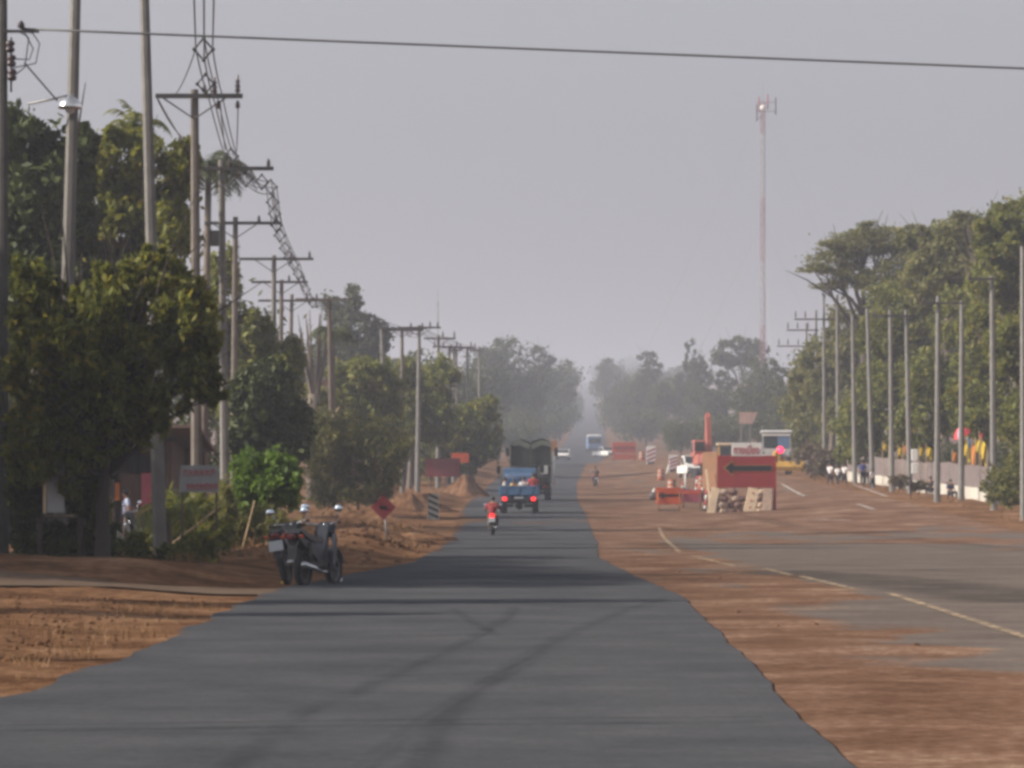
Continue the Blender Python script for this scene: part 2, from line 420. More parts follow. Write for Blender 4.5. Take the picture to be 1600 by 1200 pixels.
# ------------------------------------------------------------------ terrain and roads
YS = np.concatenate([np.arange(-40, 20, 5), np.arange(20, 120, .5), np.arange(120, 440, 2.0), np.arange(440, 1000, 10), np.arange(1000, 3301, 40)])
def geo(a, b, n): return np.geomspace(a, b, n)
XS = np.concatenate([-15-(geo(1, 900, 34)[::-1]-1)-.4, np.arange(-15, 27, .35), 27+geo(1, 900, 34)-1+.2])
XX, YY = np.meshgrid(XS, YS)
ZZ = G(XX, YY)
def grid_faces(nr, nc):
    i = np.arange((nr-1)*nc).reshape(nr-1, nc)[:, :-1].ravel()
    return np.stack([i, i+1, i+nc+1, i+nc], 1)
soil = np.clip(.9*sstep(1.5, 5, road_l(YY)-XX)*np.where(YY < 130, 1, .5)*(.55+.45*wav(XX, YY, 9)) - .35, -.4, .6)
soil = np.where(YY > 430, .45, soil)
tr = mesh_np('terrain', np.stack([XX, YY, ZZ], -1).reshape(-1, 3), grid_faces(len(YS), len(XS)), M['dirt'], smooth=True, attrs={'dust': soil})
tag(tr, 'orange brown dirt ground reaching to the far wooded rise', 'ground', kind='structure')

def strip(name, ys, lf, rf, nc, m, label, cat, dz, dust=None, edge=False):
    t = np.linspace(0, 1, nc)[None, :]
    l = np.asarray(lf, float)[:, None]; r = np.asarray(rf, float)[:, None]
    X = l+(r-l)*t; Y = np.repeat(np.asarray(ys, float)[:, None], nc, 1)
    base_z = G(X, Y)
    Z = base_z+dz+np.maximum(0, Y-120)*.00012
    at = {}
    if dust is not None: at['dust'] = dust(X, Y, t)
    if edge: at['edge'] = np.repeat(1-np.abs(2*t-1)**2.2, len(ys), 0)
    o = mesh_np(name, np.stack([X, Y, Z], -1).reshape(-1, 3), grid_faces(len(ys), nc), m, smooth=True, attrs=at)
    tag(o, label, cat, kind='structure'); return o

ysr = YS[(YS >= -40) & (YS <= 2760)]
def old_dust(X, Y, t):
    d = -.55+0*X
    d += 1.3*(1-sstep(0, 1.0, X-np.interp(Y, [0, 38, 46, 52, 60, 75, 120, 150], [4.3, 3.8, 3.75, 4.2, 4.5, 4.4, 4.2, 5])+.55*wav(X, Y, 4)))     # near strip of bare dirt
    d += .55*(1-sstep(2.3, 3.3, X+.3*wav(X, Y, 3)))
    d += 1.3*gauss(Y, 163, 29)                                    # dirt band where the lanes cross over
    d += 1.0*gauss(Y, 120+wav(X, Y, 9)*5, 10)*sstep(5.0, 8, X)
    d += .50*gauss(Y, 97, 9)*sstep(8.5, 11, X)
    d += 1.15*sstep(165, 195, Y)
    d += .42*wav(X*1.4, Y*.35, 3.0)+.24*sstep(3, 6, X)+.10*wav(X*2.2, Y*1.1, 1.6)
    d += .6*(1-sstep(0, .05, t))+.9*sstep(.93, 1, t)
    return d
oy = YS[(YS >= -10) & (YS <= 520)]
strip('old_road', oy, np.maximum(road_r(oy)-.6, 0), np.interp(oy, [-10, 60, 100, 150, 200, 300, 400, 520], [18, 18, 19, 18.5, 18.6, 19.4, 19.8, 17]), 46, M['old_asphalt'],
      'worn old carriageway half buried under reddish dirt', 'road', .022, old_dust)
def main_dust(X, Y, t):
    d = -.62+0*X
    d += .75*(1-sstep(0, .10, t))+.25*(1-sstep(0, .03, t))+.42*sstep(.97, 1, t)*.5
    d += .95*gauss(Y, 168, 13)+.28*gauss(Y, 128, 7)*(1-sstep(.2, .6, t))
    d += .26*sstep(60, 130, Y)*(1-sstep(0, .35, t))
    d += .22*sstep(185, 260, Y)*(1-sstep(300, 420, Y))
    d += .25*gauss(Y, 76, 1.2)+.42*gauss(Y, 56, .5)*(1-sstep(.82, .95, t))*.7
    d += .22*wav(X, Y*.5, 2.2)+.10*wav(X*3, Y, 1.4)+.36*gauss(X, -2.4, .7)*(1-sstep(30, 60, Y))
    return d
_j = RNG.normal(size=len(ysr)); _j = (_j+np.roll(_j, 1)*.7+np.roll(_j, 2)*.4)/1.3
mr = road_r(ysr)+np.where(ysr < 140, .017*_j+.02*wav(ysr*0, ysr, 7.0), 0)
ml = road_l(ysr)+np.where(ysr < 140, .12*wav(ysr*0+3, ysr, 3), 0)
strip('road', ysr, ml, mr, 26, M['asphalt'], 'smooth dark grey asphalt lane running to the far hill', 'road', .034, main_dust)

def path_strip(name, pts, w, m, label, cat, dz, nc=5, step=.6, kind='structure'):
    P = [Vector((*p, 0)) for p in pts]
    out = []
    for a, b in zip(P[:-1], P[1:]):
        n = max(1, int((b-a).length/step))
        for i in range(n): out.append(a.lerp(b, i/n))
    out.append(P[-1])
    V = []; E = []
    for i, p in enumerate(out):
        t = (out[min(i+1, len(out)-1)]-out[max(i-1, 0)]).normalized(); nrm = Vector((-t.y, t.x, 0))
        for k in range(nc):
            q = p+nrm*(w*(k/(nc-1)-.5)); V.append((q.x, q.y, GZ(q.x, q.y)+dz)); E.append(1-abs(2*k/(nc-1)-1)**3)
    o = mesh_np(name, np.array(V), grid_faces(len(out), nc), m, attrs={'edge': np.array(E)})
    tag(o, label, cat, kind=kind); return o
g = gp
path_strip('driveway', [(-3.3, 56.3), (-6, 56.6), (-10, 58.2), (-16, 60), (-26, 62)], 3.2, M['track'], 'pale compacted dirt driveway joining the asphalt lane', 'driveway', .03, nc=9)
path_strip('skid_mark', [g(330, 1230), g(480, 1120), g(640, 1052), g(735, 1006), g(790, 972), g(805, 955)], .20, M['skid'], 'broad dark tyre streak curving across the asphalt', 'skid mark', .052)
path_strip('skid_mark', [g(640, 1230), g(690, 1140), g(735, 1090), g(800, 1048), g(880, 1000), g(960, 965), g(1045, 938)], .22, M['skid'], 'longer dark tyre streak nearest the asphalt edge', 'skid mark', .056)
path_strip('skid_mark', [g(705, 958), g(740, 982), g(775, 1000)], .16, M['skid'], 'short dark tyre streak crossing the broad one', 'skid mark', .060)
path_strip('skid_mark', [g(540, 1230), g(640, 1150), g(760, 1075), g(850, 1030)], .10, M['skid'], 'faint thin tyre streak between the two broad streaks', 'skid mark', .064)
path_strip('cross_line', [g(-60, 1152), g(250, 1148), g(560, 1143), g(850, 1140), g(1190, 1137)], .10, M['tar'], 'thin dark line straight across the near asphalt', 'road seam', .068, step=.3)
path_strip('cross_line', [g(430, 1003), g(760, 999), g(1090, 997)], .16, M['tar'], 'faint dark line across the asphalt beyond the tyre streaks', 'road seam', .052, step=.3)
# yellow edge line in worn lengths, old white lane dashes far right
for a, b in (((1030, 826), (1062, 862)), ((1080, 868), (1150, 886)), ((1196, 890), (1236, 901)), ((1252, 903), (1335, 924)), ((1388, 930), (1610, 1003))):
    path_strip('yellow_line', [g(*a), g(*b)], .17, M['yellow_line'], 'worn yellowish painted line on the old carriageway', 'road marking', .036, step=.3)
path_strip('dark_patch', [g(1180, 893), g(1330, 903), g(1480, 921), g(1640, 945)], 2.6, M['patch'], 'darker resurfaced patch on the old carriageway', 'road patch', .030, nc=9)
for (px0, s0, px1, s1) in ((1222, 25, 1256, 29.5), (1335, 26, 1386, 31), (1340, 33.5, 1366, 35.5), (1255, 37.5, 1330, 38.5)):
    path_strip('white_line', [XY(px0, s0), XY(px1, s1)], .3, M['white_line'], 'faded white dash on the dusty far carriageway', 'road marking', .07)

# ------------------------------------------------------------------ trees
def rand_dirs(n):
    v = RNG.normal(size=(n, 3)); return v/np.linalg.norm(v, axis=1, keepdims=True)
def leaves(blobs, n, size, clump=.30, nclump=26, flat=.0, aspect=.45, droop=.25, shell=.55):
    """leaf quads gathered in clumps inside ellipsoids (cx,cy,cz,rx,ry,rz)"""
    B = np.array(blobs, float)
    w = (B[:, 3]*B[:, 4]*B[:, 5])**(2/3); w /= w.sum()
    cn = np.maximum(4, (w*nclump*len(B)).astype(int))
    C = []; R = []
    for b, k in zip(B, cn):
        d = rand_dirs(k); r = RNG.uniform(shell**3, 1.0, k)**(1/3)
        C.append(b[:3]+d*r[:, None]*b[3:6]); R.append(np.tile(b[3:6], (k, 1)))
    C = np.concatenate(C); R = np.concatenate(R)
    pick = RNG.integers(0, len(C), n)
    sc = RNG.uniform(.5, 1.3, len(C))[pick]
    P = C[pick]+RNG.normal(size=(n, 3))*R[pick]*clump*sc[:, None]*np.array([1, 1, 1-flat])
    ax = rand_dirs(n); ax[:, 2] -= droop; ax[:, 2] *= (1-flat); ax /= np.linalg.norm(ax, axis=1, keepdims=True)
    u = np.cross(ax, rand_dirs(n)); u /= np.linalg.norm(u, axis=1, keepdims=True)+1e-9
    L = size*RNG.uniform(.55, 1.35, n)[:, None]
    a = ax*L*.5; b = u*L*.5*aspect
    V = np.stack([P-a, P+b*1.0-a*.1, P+a, P-b*1.0-a*.1], 1).reshape(-1, 3)
    return V, np.arange(n*4).reshape(n, 4)
def crown(name, blobs, n, size, m, parent, **kw):
    V, Q = leaves(blobs, n, size, **kw)
    return mesh_np(name, V, Q, m, parent)
def trunk_mesh(tips, r0, h0, lean=(0, 0), m='bark', parent=None, sub=2):
    mb = MB()
    top = Vector((lean[0], lean[1], h0))
    mid = Vector((lean[0]*.35+random.uniform(-.1, .1)*h0*.3, lean[1]*.4, h0*.5))
    mb.tube([(0, 0, -.3), (0, 0, .15), mid, top], [r0*1.35, r0*1.05, r0*.85, r0*.7], 9)
    for t in tips:
        t = Vector(t); a = top if random.random() < .6 else mid.lerp(top, .7)
        c = a.lerp(t, .5)+Vector((random.uniform(-.1, .1), random.uniform(-.1, .1), .08))*(t-a).length
        mb.tube([a, c, t], [r0*.48, r0*.28, r0*.08], 6)
        for _ in range(sub):
            e = t+Vector((random.uniform(-1, 1), random.uniform(-1, 1), random.uniform(-.2, 1)))*(t-a).length*.35
            mb.tube([c, c.lerp(e, .55)+Vector((0, 0, .05*(e-c).length)), e], [r0*.2, r0*.12, r0*.04], 5)
    return mb.build('trunk', M[m], parent)
def px_tree(name, label, cat, px_base, s, blobs, m, n=9000, size=.28, depth=1.0, bark='bark', r0=.16, group=None, trunk=True, base_z=None, **kw):
    """tree whose crown lobes are given as photo ellipses (px, py, rx, ry) at scale s"""
    b = base(px_base, s)
    if base_z is not None: b.z = base_z
    t = thing(name, label, cat, b, 0, group)
    kw['nclump'] = int(kw.get('nclump', 26)*.62); kw['clump'] = kw.get('clump', .3)*.92; size *= 1.05; n = int(n*1.3)
    bl = []
    for q in blobs:
        w = W(q[0], q[1], s)-b
        rx, rz = q[2]/s, q[3]/s
        dy = (q[4] if len(q) > 4 else random.uniform(-.5, .5))*depth*rx
        bl.append((w.x, dy, w.z, rx*.92, (rx+rz)*.5*depth, rz*.92))
    if trunk:
        zc = min(c[2]-c[5]*.3 for c in bl)
        zm = sum(c[2] for c in bl)/len(bl)
        h0 = max(.4, zc*.7+zm*.3)*.8
        xm = sum(c[0] for c in bl)/len(bl)
        trunk_mesh([(c[0], c[1], c[2]) for c in bl], r0, h0, (xm*.45, 0), bark, t)
    crown('crown' if trunk else 'foliage', bl, n, size, M[m], t, **kw)
    return t
# ------------------------------------------------------------------ the trees beside the road, nearest first
px_tree('mango_tree', 'dense dark leafy tree in front of the two tall concrete poles', 'tree', 160, 92,
    [(48, 462, 42, 56), (58, 560, 62, 80), (40, 412, 24, 20), (88, 440, 16, 22), (238, 396, 20, 16), (165, 432, 20, 24), (60, 700, 50, 60), (110, 730, 40, 50), (140, 520, 80, 80), (205, 452, 60, 45), (195, 575, 80, 85), (285, 505, 58, 70), (300, 590, 46, 60), (110, 650, 85, 60), (252, 432, 42, 32), (215, 650, 60, 45), (60, 650, 50, 50), (30, 700, 34, 40), (150, 700, 50, 36), (325, 540, 26, 40), (310, 470, 30, 34), (240, 405, 22, 18), (330, 610, 24, 34)],
    'lf_dark', n=21000, size=.19, depth=.95, r0=.13, bark='bark_dark', nclump=40, clump=.14, aspect=.38, droop=.7, shell=.55)
px_tree('broadleaf_tree', 'tall blackish green tree behind the street lamp pole', 'tree', 60, 60,
    [(30, 235, 55, 65), (60, 320, 70, 70), (20, 400, 55, 60), (105, 275, 42, 60), (128, 225, 26, 32), (100, 350, 50, 70), (60, 450, 80, 60)],
    'lf_deep', n=20000, size=.3, depth=1.0, r0=.3, bark='bark_dark', nclump=60, clump=.18, droop=.4)
px_tree('broadleaf_tree', 'tall yellowish green tree behind the two near poles', 'tree', 158, 55,
    [(190, 245, 52, 50), (150, 265, 30, 45), (245, 300, 60, 75), (180, 345, 62, 70), (265, 390, 48, 65), (205, 430, 80, 55), (285, 250, 30, 36), (140, 400, 40, 60)],
    'lf_yellow', n=17000, size=.27, depth=1.0, r0=.2, bark='bark_dark', nclump=60, clump=.17, droop=.5)
px_tree('broadleaf_tree', 'dark rounded tree below the crossarm poles beside the shaded shop', 'tree', 430, 47,
    [(408, 630, 46, 52), (448, 655, 38, 46), (436, 700, 56, 32), (390, 690, 38, 42), (420, 590, 36, 28)], 'lf_deep', n=11000, size=.27, r0=.14, bark='bark_dark', nclump=50, clump=.2)
px_tree('broadleaf_tree', 'light green tree showing between the crossarm poles', 'tree', 405, 41,
    [(398, 530, 34, 46), (425, 590, 48, 55), (388, 630, 48, 55), (452, 560, 24, 45), (350, 440, 28, 55), (345, 520, 36, 60)], 'lf_mid', n=11000, size=.28, r0=.16, nclump=50, clump=.19)
px_tree('leafy_bush', 'bright fresh green bush beside the parked motorcycles', 'bush', 405, 63,
    [(392, 742, 30, 36), (430, 735, 36, 30), (452, 758, 24, 32), (380, 780, 26, 30), (415, 775, 40, 30)], 'lf_bright', n=5200, size=.19, r0=.05, nclump=30, clump=.24, droop=.0)
px_tree('leafy_bush', 'dull olive hedge behind the parked motorcycles', 'bush', 395, 66,
    [(360, 830, 32, 40), (400, 838, 40, 40), (440, 830, 24, 34), (380, 870, 40, 16), (345, 790, 20, 40)], 'lf_olive', n=7000, size=.2, trunk=False, nclump=40, clump=.25, droop=-.3, aspect=.22)
px_tree('brush_thicket', 'tall dry olive brushwood beyond the leaning bamboo stick', 'brush', 560, 36,
    [(505, 700, 36, 60), (548, 690, 40, 62), (590, 710, 34, 60), (520, 760, 46, 30), (570, 765, 46, 26), (620, 720, 26, 50)], 'lf_olive', n=12000, size=.26, r0=.07, bark='bark_dry', nclump=60, clump=.22, droop=-.2, aspect=.28)
px_tree('broadleaf_tree', 'hazy tall tree standing above the brown crossarm pole', 'tree', 560, 18.5,
    [(540, 478, 34, 32), (560, 530, 46, 40), (588, 540, 24, 46), (528, 560, 44, 50), (588, 600, 42, 50), (500, 600, 40, 50)], 'lf_far', n=11000, size=.5, r0=.45, nclump=55, clump=.18)
px_tree('broadleaf_tree', 'fresh green tree low between the brown pole and the leaning grey pole', 'tree', 570, 28,
    [(555, 592, 42, 32), (590, 615, 46, 40), (530, 640, 44, 40), (600, 660, 40, 36), (480, 640, 40, 40)], 'lf_mid', n=11000, size=.36, r0=.2, nclump=55, clump=.18)
px_tree('broadleaf_tree', 'green tree behind the slim poles with crossarms', 'tree', 640, 24,
    [(620, 580, 30, 32), (650, 615, 36, 40), (690, 600, 30, 40), (630, 660, 40, 45), (680, 660, 36, 40)], 'lf_mid', n=10000, size=.38, r0=.2, nclump=50, clump=.19)
px_tree('broadleaf_tree', 'dark bushy tree behind the red roadworks board', 'tree', 740, 22,
    [(742, 655, 38, 34), (756, 690, 28, 40), (700, 690, 40, 38), (672, 715, 34, 30), (725, 715, 44, 26), (768, 630, 14, 14)], 'lf_dark', n=11000, size=.36, r0=.2, nclump=60, clump=.17)
px_tree('garden_shrub', 'shaded spiky shrub under the white sign with red writing', 'shrub', 290, 68,
    [(290, 810, 44, 36), (262, 840, 30, 30), (325, 845, 30, 34), (300, 860, 44, 20)], 'lf_dark', n=5000, size=.36, trunk=False, nclump=40, clump=.28, droop=-.5, aspect=.14)
px_tree('garden_shrub', 'shaded dark shrub at the foot of the nearest pole', 'shrub', 45, 78,
    [(40, 720, 34, 50), (30, 800, 34, 50), (58, 855, 34, 26)], 'lf_deep', n=5000, size=.24, trunk=False, nclump=40, clump=.25)
px_tree('garden_shrub', 'low dark shrub in front of the shop table', 'shrub', 130, 72,
    [(130, 850, 46, 26), (100, 868, 40, 14), (170, 860, 30, 16)], 'lf_deep', n=3600, size=.2, trunk=False, nclump=40, clump=.25)
big = lambda: [(0, 0, 6.5, 2.4, 3.0, 2.4), (2.4, 1, 5, 2.2, 2.6, 2), (-2.4, -.5, 5, 2.4, 2.6, 2), (0, 1.5, 3.8, 2.5, 2.6, 1.5), (1, -.6, 8.4, 2, 2.6, 1.6), (-1, .4, 9.6, 1.6, 2, 1.0), (3.4, 0, 3.4, 1.6, 2.2, 1.3)]
for lab, x, y, blobs, n in (('low slim unseen shade tree at the verge corner, smallest of the row', -15.9, 32.2, [(0, 0, 4.0, 1.2, .35, 1.2), (-1.3, 0, 3.4, 1.1, .35, 1.2), (.9, 0, 5.0, .9, .3, .8)], 5000),
        ('slim unseen shade tree leaning over the dirt verge nearest the viewer', -16.5, 43.6, [(0, 0, 5.2, 1.4, .6, 1.9), (-1.5, .1, 4.2, 1.4, .5, 1.6), (1, 0, 6.3, 1.2, .5, 1.2)], 7000),
        ('slim unseen shade tree casting the long bar of shade across the asphalt', -15.2, 48.8, [(0, 0, 5.8, 1.5, .9, 2.0), (-1.6, .2, 4.2, 1.5, .9, 1.7), (1.6, 0, 6.0, 1.2, .8, 1.4), (0, 0, 7.6, 1.2, .8, 1.3)], 9000),
        ('broad unseen shade tree beside the driveway, outermost of the row', -18.5, 58.0, [(q[0], q[1]*.5, q[2], q[3], q[4]*.62, q[5]) for q in big()], 15000),
        ('broad unseen shade tree beyond the driveway with a low skirt of leaves', -18.0, 62.6, big(), 16000), ('broad unseen shade tree with a tall crown beside the shop yard', -19.5, 67.8, big(), 16000),
        ('dense unseen shade tree behind the tall crown in the shop yard', -19, 73.2, big(), 16000), ('farther unseen shade tree at the corner of the shop yard', -19.5, 79, big(), 14000), ('last unseen shade tree of the row behind the shop yard', -18.5, 85, big(), 14000)):
    t = thing('unseen_shade_tree', lab, 'tree', (x, y, GZ(x, y)))  # trees out of view, added and shaped to shade verge and lane
    trunk_mesh([q[:3] for q in blobs], .14, 2.0, (0, 0), 'bark_dark', t)
    crown('crown', blobs, n, .34, M['lf_dark'], t, nclump=46, clump=.24)
px_tree('garden_shrub', 'dark leafy shrub hiding the foot of the lamp pole', 'shrub', 95, 91,
    [(60, 840, 34, 34), (40, 700, 34, 50), (108, 850, 40, 30), (150, 720, 24, 50), (145, 845, 34, 40), (130, 790, 26, 50), (40, 770, 26, 50)], 'lf_deep', n=9000, size=.2, trunk=False, nclump=46, clump=.22)
px_tree('garden_shrub', 'ragged dark undergrowth along the foot of the mango tree', 'shrub', 185, 84,
    [(120, 862, 34, 20), (180, 866, 34, 18), (215, 858, 16, 24), (275, 868, 22, 18), (310, 862, 26, 24), (150, 800, 18, 40)], 'lf_dark', n=6000, size=.2, trunk=False, nclump=36, clump=.28, droop=-.2)
# clipped plants in a row beside the motorcycles
for i, px in enumerate((357, 374, 392, 411, 428)):
    px_tree('clipped_shrub', 'small dark clipped shrub in the row beside the parked motorcycles', 'shrub', px, 74,
        [(px, 880+i*2, 8, 14), (px+1, 894+i*2, 9, 12)], 'lf_deep', n=500, size=.1, trunk=False, group='clipped shrubs beside the motorcycles', clump=.3)
# palms
def palm(label, px, s, crown_py, fronds, L, m='lf_dark', bark='bark', r=.14, up=.5, lean=0, droop=1.0):
    b = base(px, s); t = thing('palm_tree', label, 'palm', b)
    top = W(px+lean, crown_py, s)-b
    MB().tube([(0, 0, -.2), (top.x*.3, 0, top.z*.5), top], [r*1.3, r, r*.8], 9).build('trunk', M[bark], t)
    V = []
    for k in range(fronds):
        az = 2*PI*k/fronds+random.uniform(-.25, .25); el = random.uniform(-.2, 1.0)*up+.35
        p = Vector(top); d = Vector((math.cos(az)*math.cos(el), math.sin(az)*math.cos(el), math.sin(el)))
        ln = L*random.uniform(.8, 1.1); seg = 12
        for i in range(seg):
            q = p+d*(ln/seg)
            side = d.cross(Vector((0, 0, 1))).normalized()
            wl = ln*.22*(1-abs(2*(i+.6)/seg-.85))*1.0+.06
            for sg in (-1, 1):
                for j in range(2):
                    o = p.lerp(q, j*.5); e = o+side*sg*wl+d*wl*.5-Vector((0, 0, wl*random.uniform(.35, .8)))
                    wv = d*(ln/seg)*.24
                    V += [o-wv, o+wv, e+wv*.3, e-wv*.3]
            p = q; d = (d-Vector((0, 0, droop*.16+.02*i))).normalized()
    V = np.array([tuple(v) for v in V]); mesh_np('fronds', V, np.arange(len(V)).reshape(-1, 4), M[m], t)
    return t
palm('coconut palm with drooping fronds behind the second crossarm pole', 318, 44, 262, 20, 2.5, 'lf_far', lean=8)
palm('spiky palm crown rising over the yellowish green tree', 210, 50, 205, 16, 1.7, 'lf_mid', 'bark_dark', up=1.3)
palm('short palm with arching fronds under the white sign', 262, 70, 800, 13, 1.15, 'lf_dark', r=.09)
palm('small palm with feathery fronds near the leaning grey pole', 520, 30, 520, 16, 1.9, 'lf_far')
# dry bare tree with a fan of branches
def bare_tree(label, px, s, top_py, spread, n, m='bark', r=.2, cat='tree', fork=.5):
    b = base(px, s); t = thing('bare_tree', label, cat, b)
    H = W(px, top_py, s).z-b.z; mb = MB()
    mb.tube([(0, 0, -.2), (.05, 0, H*fork*.5), (0, 0, H*fork)], [r*1.3, r, r*.9], 8)
    mb.build('trunk', M[m], t); mb = MB()
    for k in range(n):
        a = random.uniform(-1, 1); e = Vector((a*spread/s, random.uniform(-.5, .5)*spread/s, H*random.uniform(.82, 1)))
        st = Vector((0, 0, H*fork*random.uniform(.75, 1)))
        c = st.lerp(e, .5)+Vector((a*.1*spread/s, 0, 0))
        mb.tube([st, c, e], [r*.35, r*.2, r*.05], 5)
        for _ in range(3):
            f = c.lerp(e, random.uniform(.2, .9)); h = f+Vector((random.uniform(-1, 1)*.4, random.uniform(-.5, .5), random.uniform(.3, 1)))*(spread/s)*.4
            mb.tube([f, h], [r*.1, r*.03], 4)
    mb.build('branches', M[m], t); return t
bare_tree('dead palm stump with a fan of dry stalks', 490, 29, 480, 26, 16, r=.34, fork=.55)
bare_tree('bare twiggy tree standing over the bright tree row by the wall', 1532, 27, 318, 36, 10, r=.16, fork=.75)
# small sticks
def stick(name, label, cat, a, b, s, r, m):
    p, q = W(*a, s), W(*b, s); o = thing(name, label, cat, (p.x, p.y, p.z))
    MB().tube([(0, 0, 0), (q-p)*.5+Vector((0, 0, -.02)), q-p], [r*1.1, r, r*.8], 7).build('cane', M[m], o); return o
stick('bamboo_stick', 'pale bamboo stick leaning out of the dry brush', 'stick', (488, 700), (530, 636), 34, .05, 'bamboo')
stick('bamboo_stick', 'thin cane leaning under the white sign beside the pole', 'stick', (268, 850), (342, 792), 69, .022, 'bamboo')
stick('bamboo_stick', 'thin dry cane leaning in the olive hedge', 'stick', (375, 870), (398, 782), 67, .018, 'bamboo')

# bank of trees behind the wall on the far side
px_tree('rain_tree', 'spreading flat topped umbrella tree leaning over the road', 'tree', 1356, 23.5,
    [(1305, 410, 46, 20, .2), (1345, 380, 58, 26), (1392, 376, 60, 24), (1268, 419, 32, 7), (1440, 385, 46, 26), (1335, 432, 46, 16), (1362, 358, 28, 12), (1292, 446, 34, 7), (1410, 420, 54, 24), (1380, 445, 50, 18), (1300, 388, 30, 14)],
    'lf_olive', n=17000, size=.22, depth=.8, r0=.38, bark='bark_dark', nclump=90, clump=.22, flat=.3)
px_tree('broadleaf_tree', 'tall rounded tree beside the umbrella tree with greenish brown crown', 'tree', 1480, 25.5,
    [(1470, 400, 56, 40), (1510, 380, 60, 38), (1448, 372, 44, 22), (1500, 358, 46, 26), (1545, 352, 40, 30), (1420, 366, 30, 16), (1450, 440, 48, 40), (1520, 430, 56, 45)], 'lf_olive', n=9750, size=.36, r0=.3, nclump=60, clump=.18)
px_tree('broadleaf_tree', 'tallest yellowish green tree nearest the end of the white wall', 'tree', 1585, 30,
    [(1560, 375, 46, 42), (1600, 345, 54, 46), (1580, 440, 60, 55), (1630, 430, 60, 80), (1540, 430, 36, 46)], 'lf_mid', n=12750, size=.34, r0=.3, nclump=60, clump=.17)
px_tree('broadleaf_tree', 'bright green tree below the umbrella tree canopy', 'tree', 1400, 24.5,
    [(1400, 475, 50, 40), (1440, 500, 46, 46), (1375, 520, 40, 44), (1420, 560, 56, 50)], 'lf_mid', n=9750, size=.34, r0=.25, nclump=55, clump=.18)
px_tree('broadleaf_tree', 'olive tree closest to the poles with three crossarms', 'tree', 1300, 20.5,
    [(1320, 520, 34, 44), (1290, 570, 44, 44), (1262, 610, 34, 36), (1340, 570, 40, 50), (1310, 630, 56, 46)], 'lf_olive', n=9750, size=.4, r0=.25, nclump=55, clump=.18)
px_tree('broadleaf_tree', 'dusty low tree behind the grader and its pale roof', 'tree', 1262, 19.5,
    [(1255, 650, 38, 40), (1285, 680, 40, 36), (1320, 690, 40, 34), (1240, 690, 24, 26)], 'lf_olive', n=7500, size=.4, r0=.2, nclump=55, clump=.18)
px_tree('broadleaf_tree', 'leafy tree behind the white wall nearest the umbrella canopy trunk', 'tree', 1370, 25,
    [(1370, 610, 46, 46), (1340, 660, 40, 40), (1395, 670, 46, 40), (1350, 705, 40, 24)], 'lf_mid', n=9000, size=.34, r0=.2, nclump=55, clump=.18)
px_tree('broadleaf_tree', 'thick green tree behind the white wall and the yellow flags', 'tree', 1455, 27,
    [(1450, 590, 50, 50), (1490, 620, 50, 56), (1440, 660, 50, 46), (1490, 500, 44, 50)], 'lf_mid', n=9750, size=.33, r0=.2, nclump=55, clump=.18)
px_tree('broadleaf_tree', 'dark hollowed tree behind the red umbrella', 'tree', 1545, 28.5,
    [(1540, 520, 46, 50), (1530, 600, 50, 56), (1580, 620, 50, 50), (1540, 665, 56, 36)], 'lf_dark', n=9750, size=.33, r0=.2, nclump=55, clump=.19)
px_tree('broadleaf_tree', 'vivid green tree at the very end of the tree row', 'tree', 1610, 33,
    [(1600, 540, 46, 60), (1640, 600, 50, 80), (1600, 660, 40, 50), (1560, 540, 26, 46)], 'lf_mid', n=9750, size=.3, r0=.2, nclump=55, clump=.18)
px_tree('leafy_bush', 'dry brownish bush in front of the end of the white wall', 'bush', 1590, 37,
    [(1590, 745, 30, 40), (1560, 760, 22, 26), (1615, 720, 30, 50), (1575, 775, 30, 14)], 'lf_olive', n=6000, size=.22, trunk=False, nclump=50, clump=.22, droop=-.2)
px_tree('leafy_bush', 'low brownish thicket beyond the three schoolchildren', 'bush', 1325, 23.5,
    [(1300, 725, 36, 22), (1340, 722, 30, 24), (1268, 715, 26, 22)], 'lf_brown', n=4500, size=.26, trunk=False, nclump=50, clump=.22)
px_tree('leafy_bush', 'scrubby weeds growing against the white wall between the poles', 'bush', 1440, 31,
    [(1405, 752, 16, 9), (1438, 760, 14, 8), (1520, 776, 18, 10)], 'lf_brown', n=2200, size=.16, trunk=False, nclump=30, clump=.3)
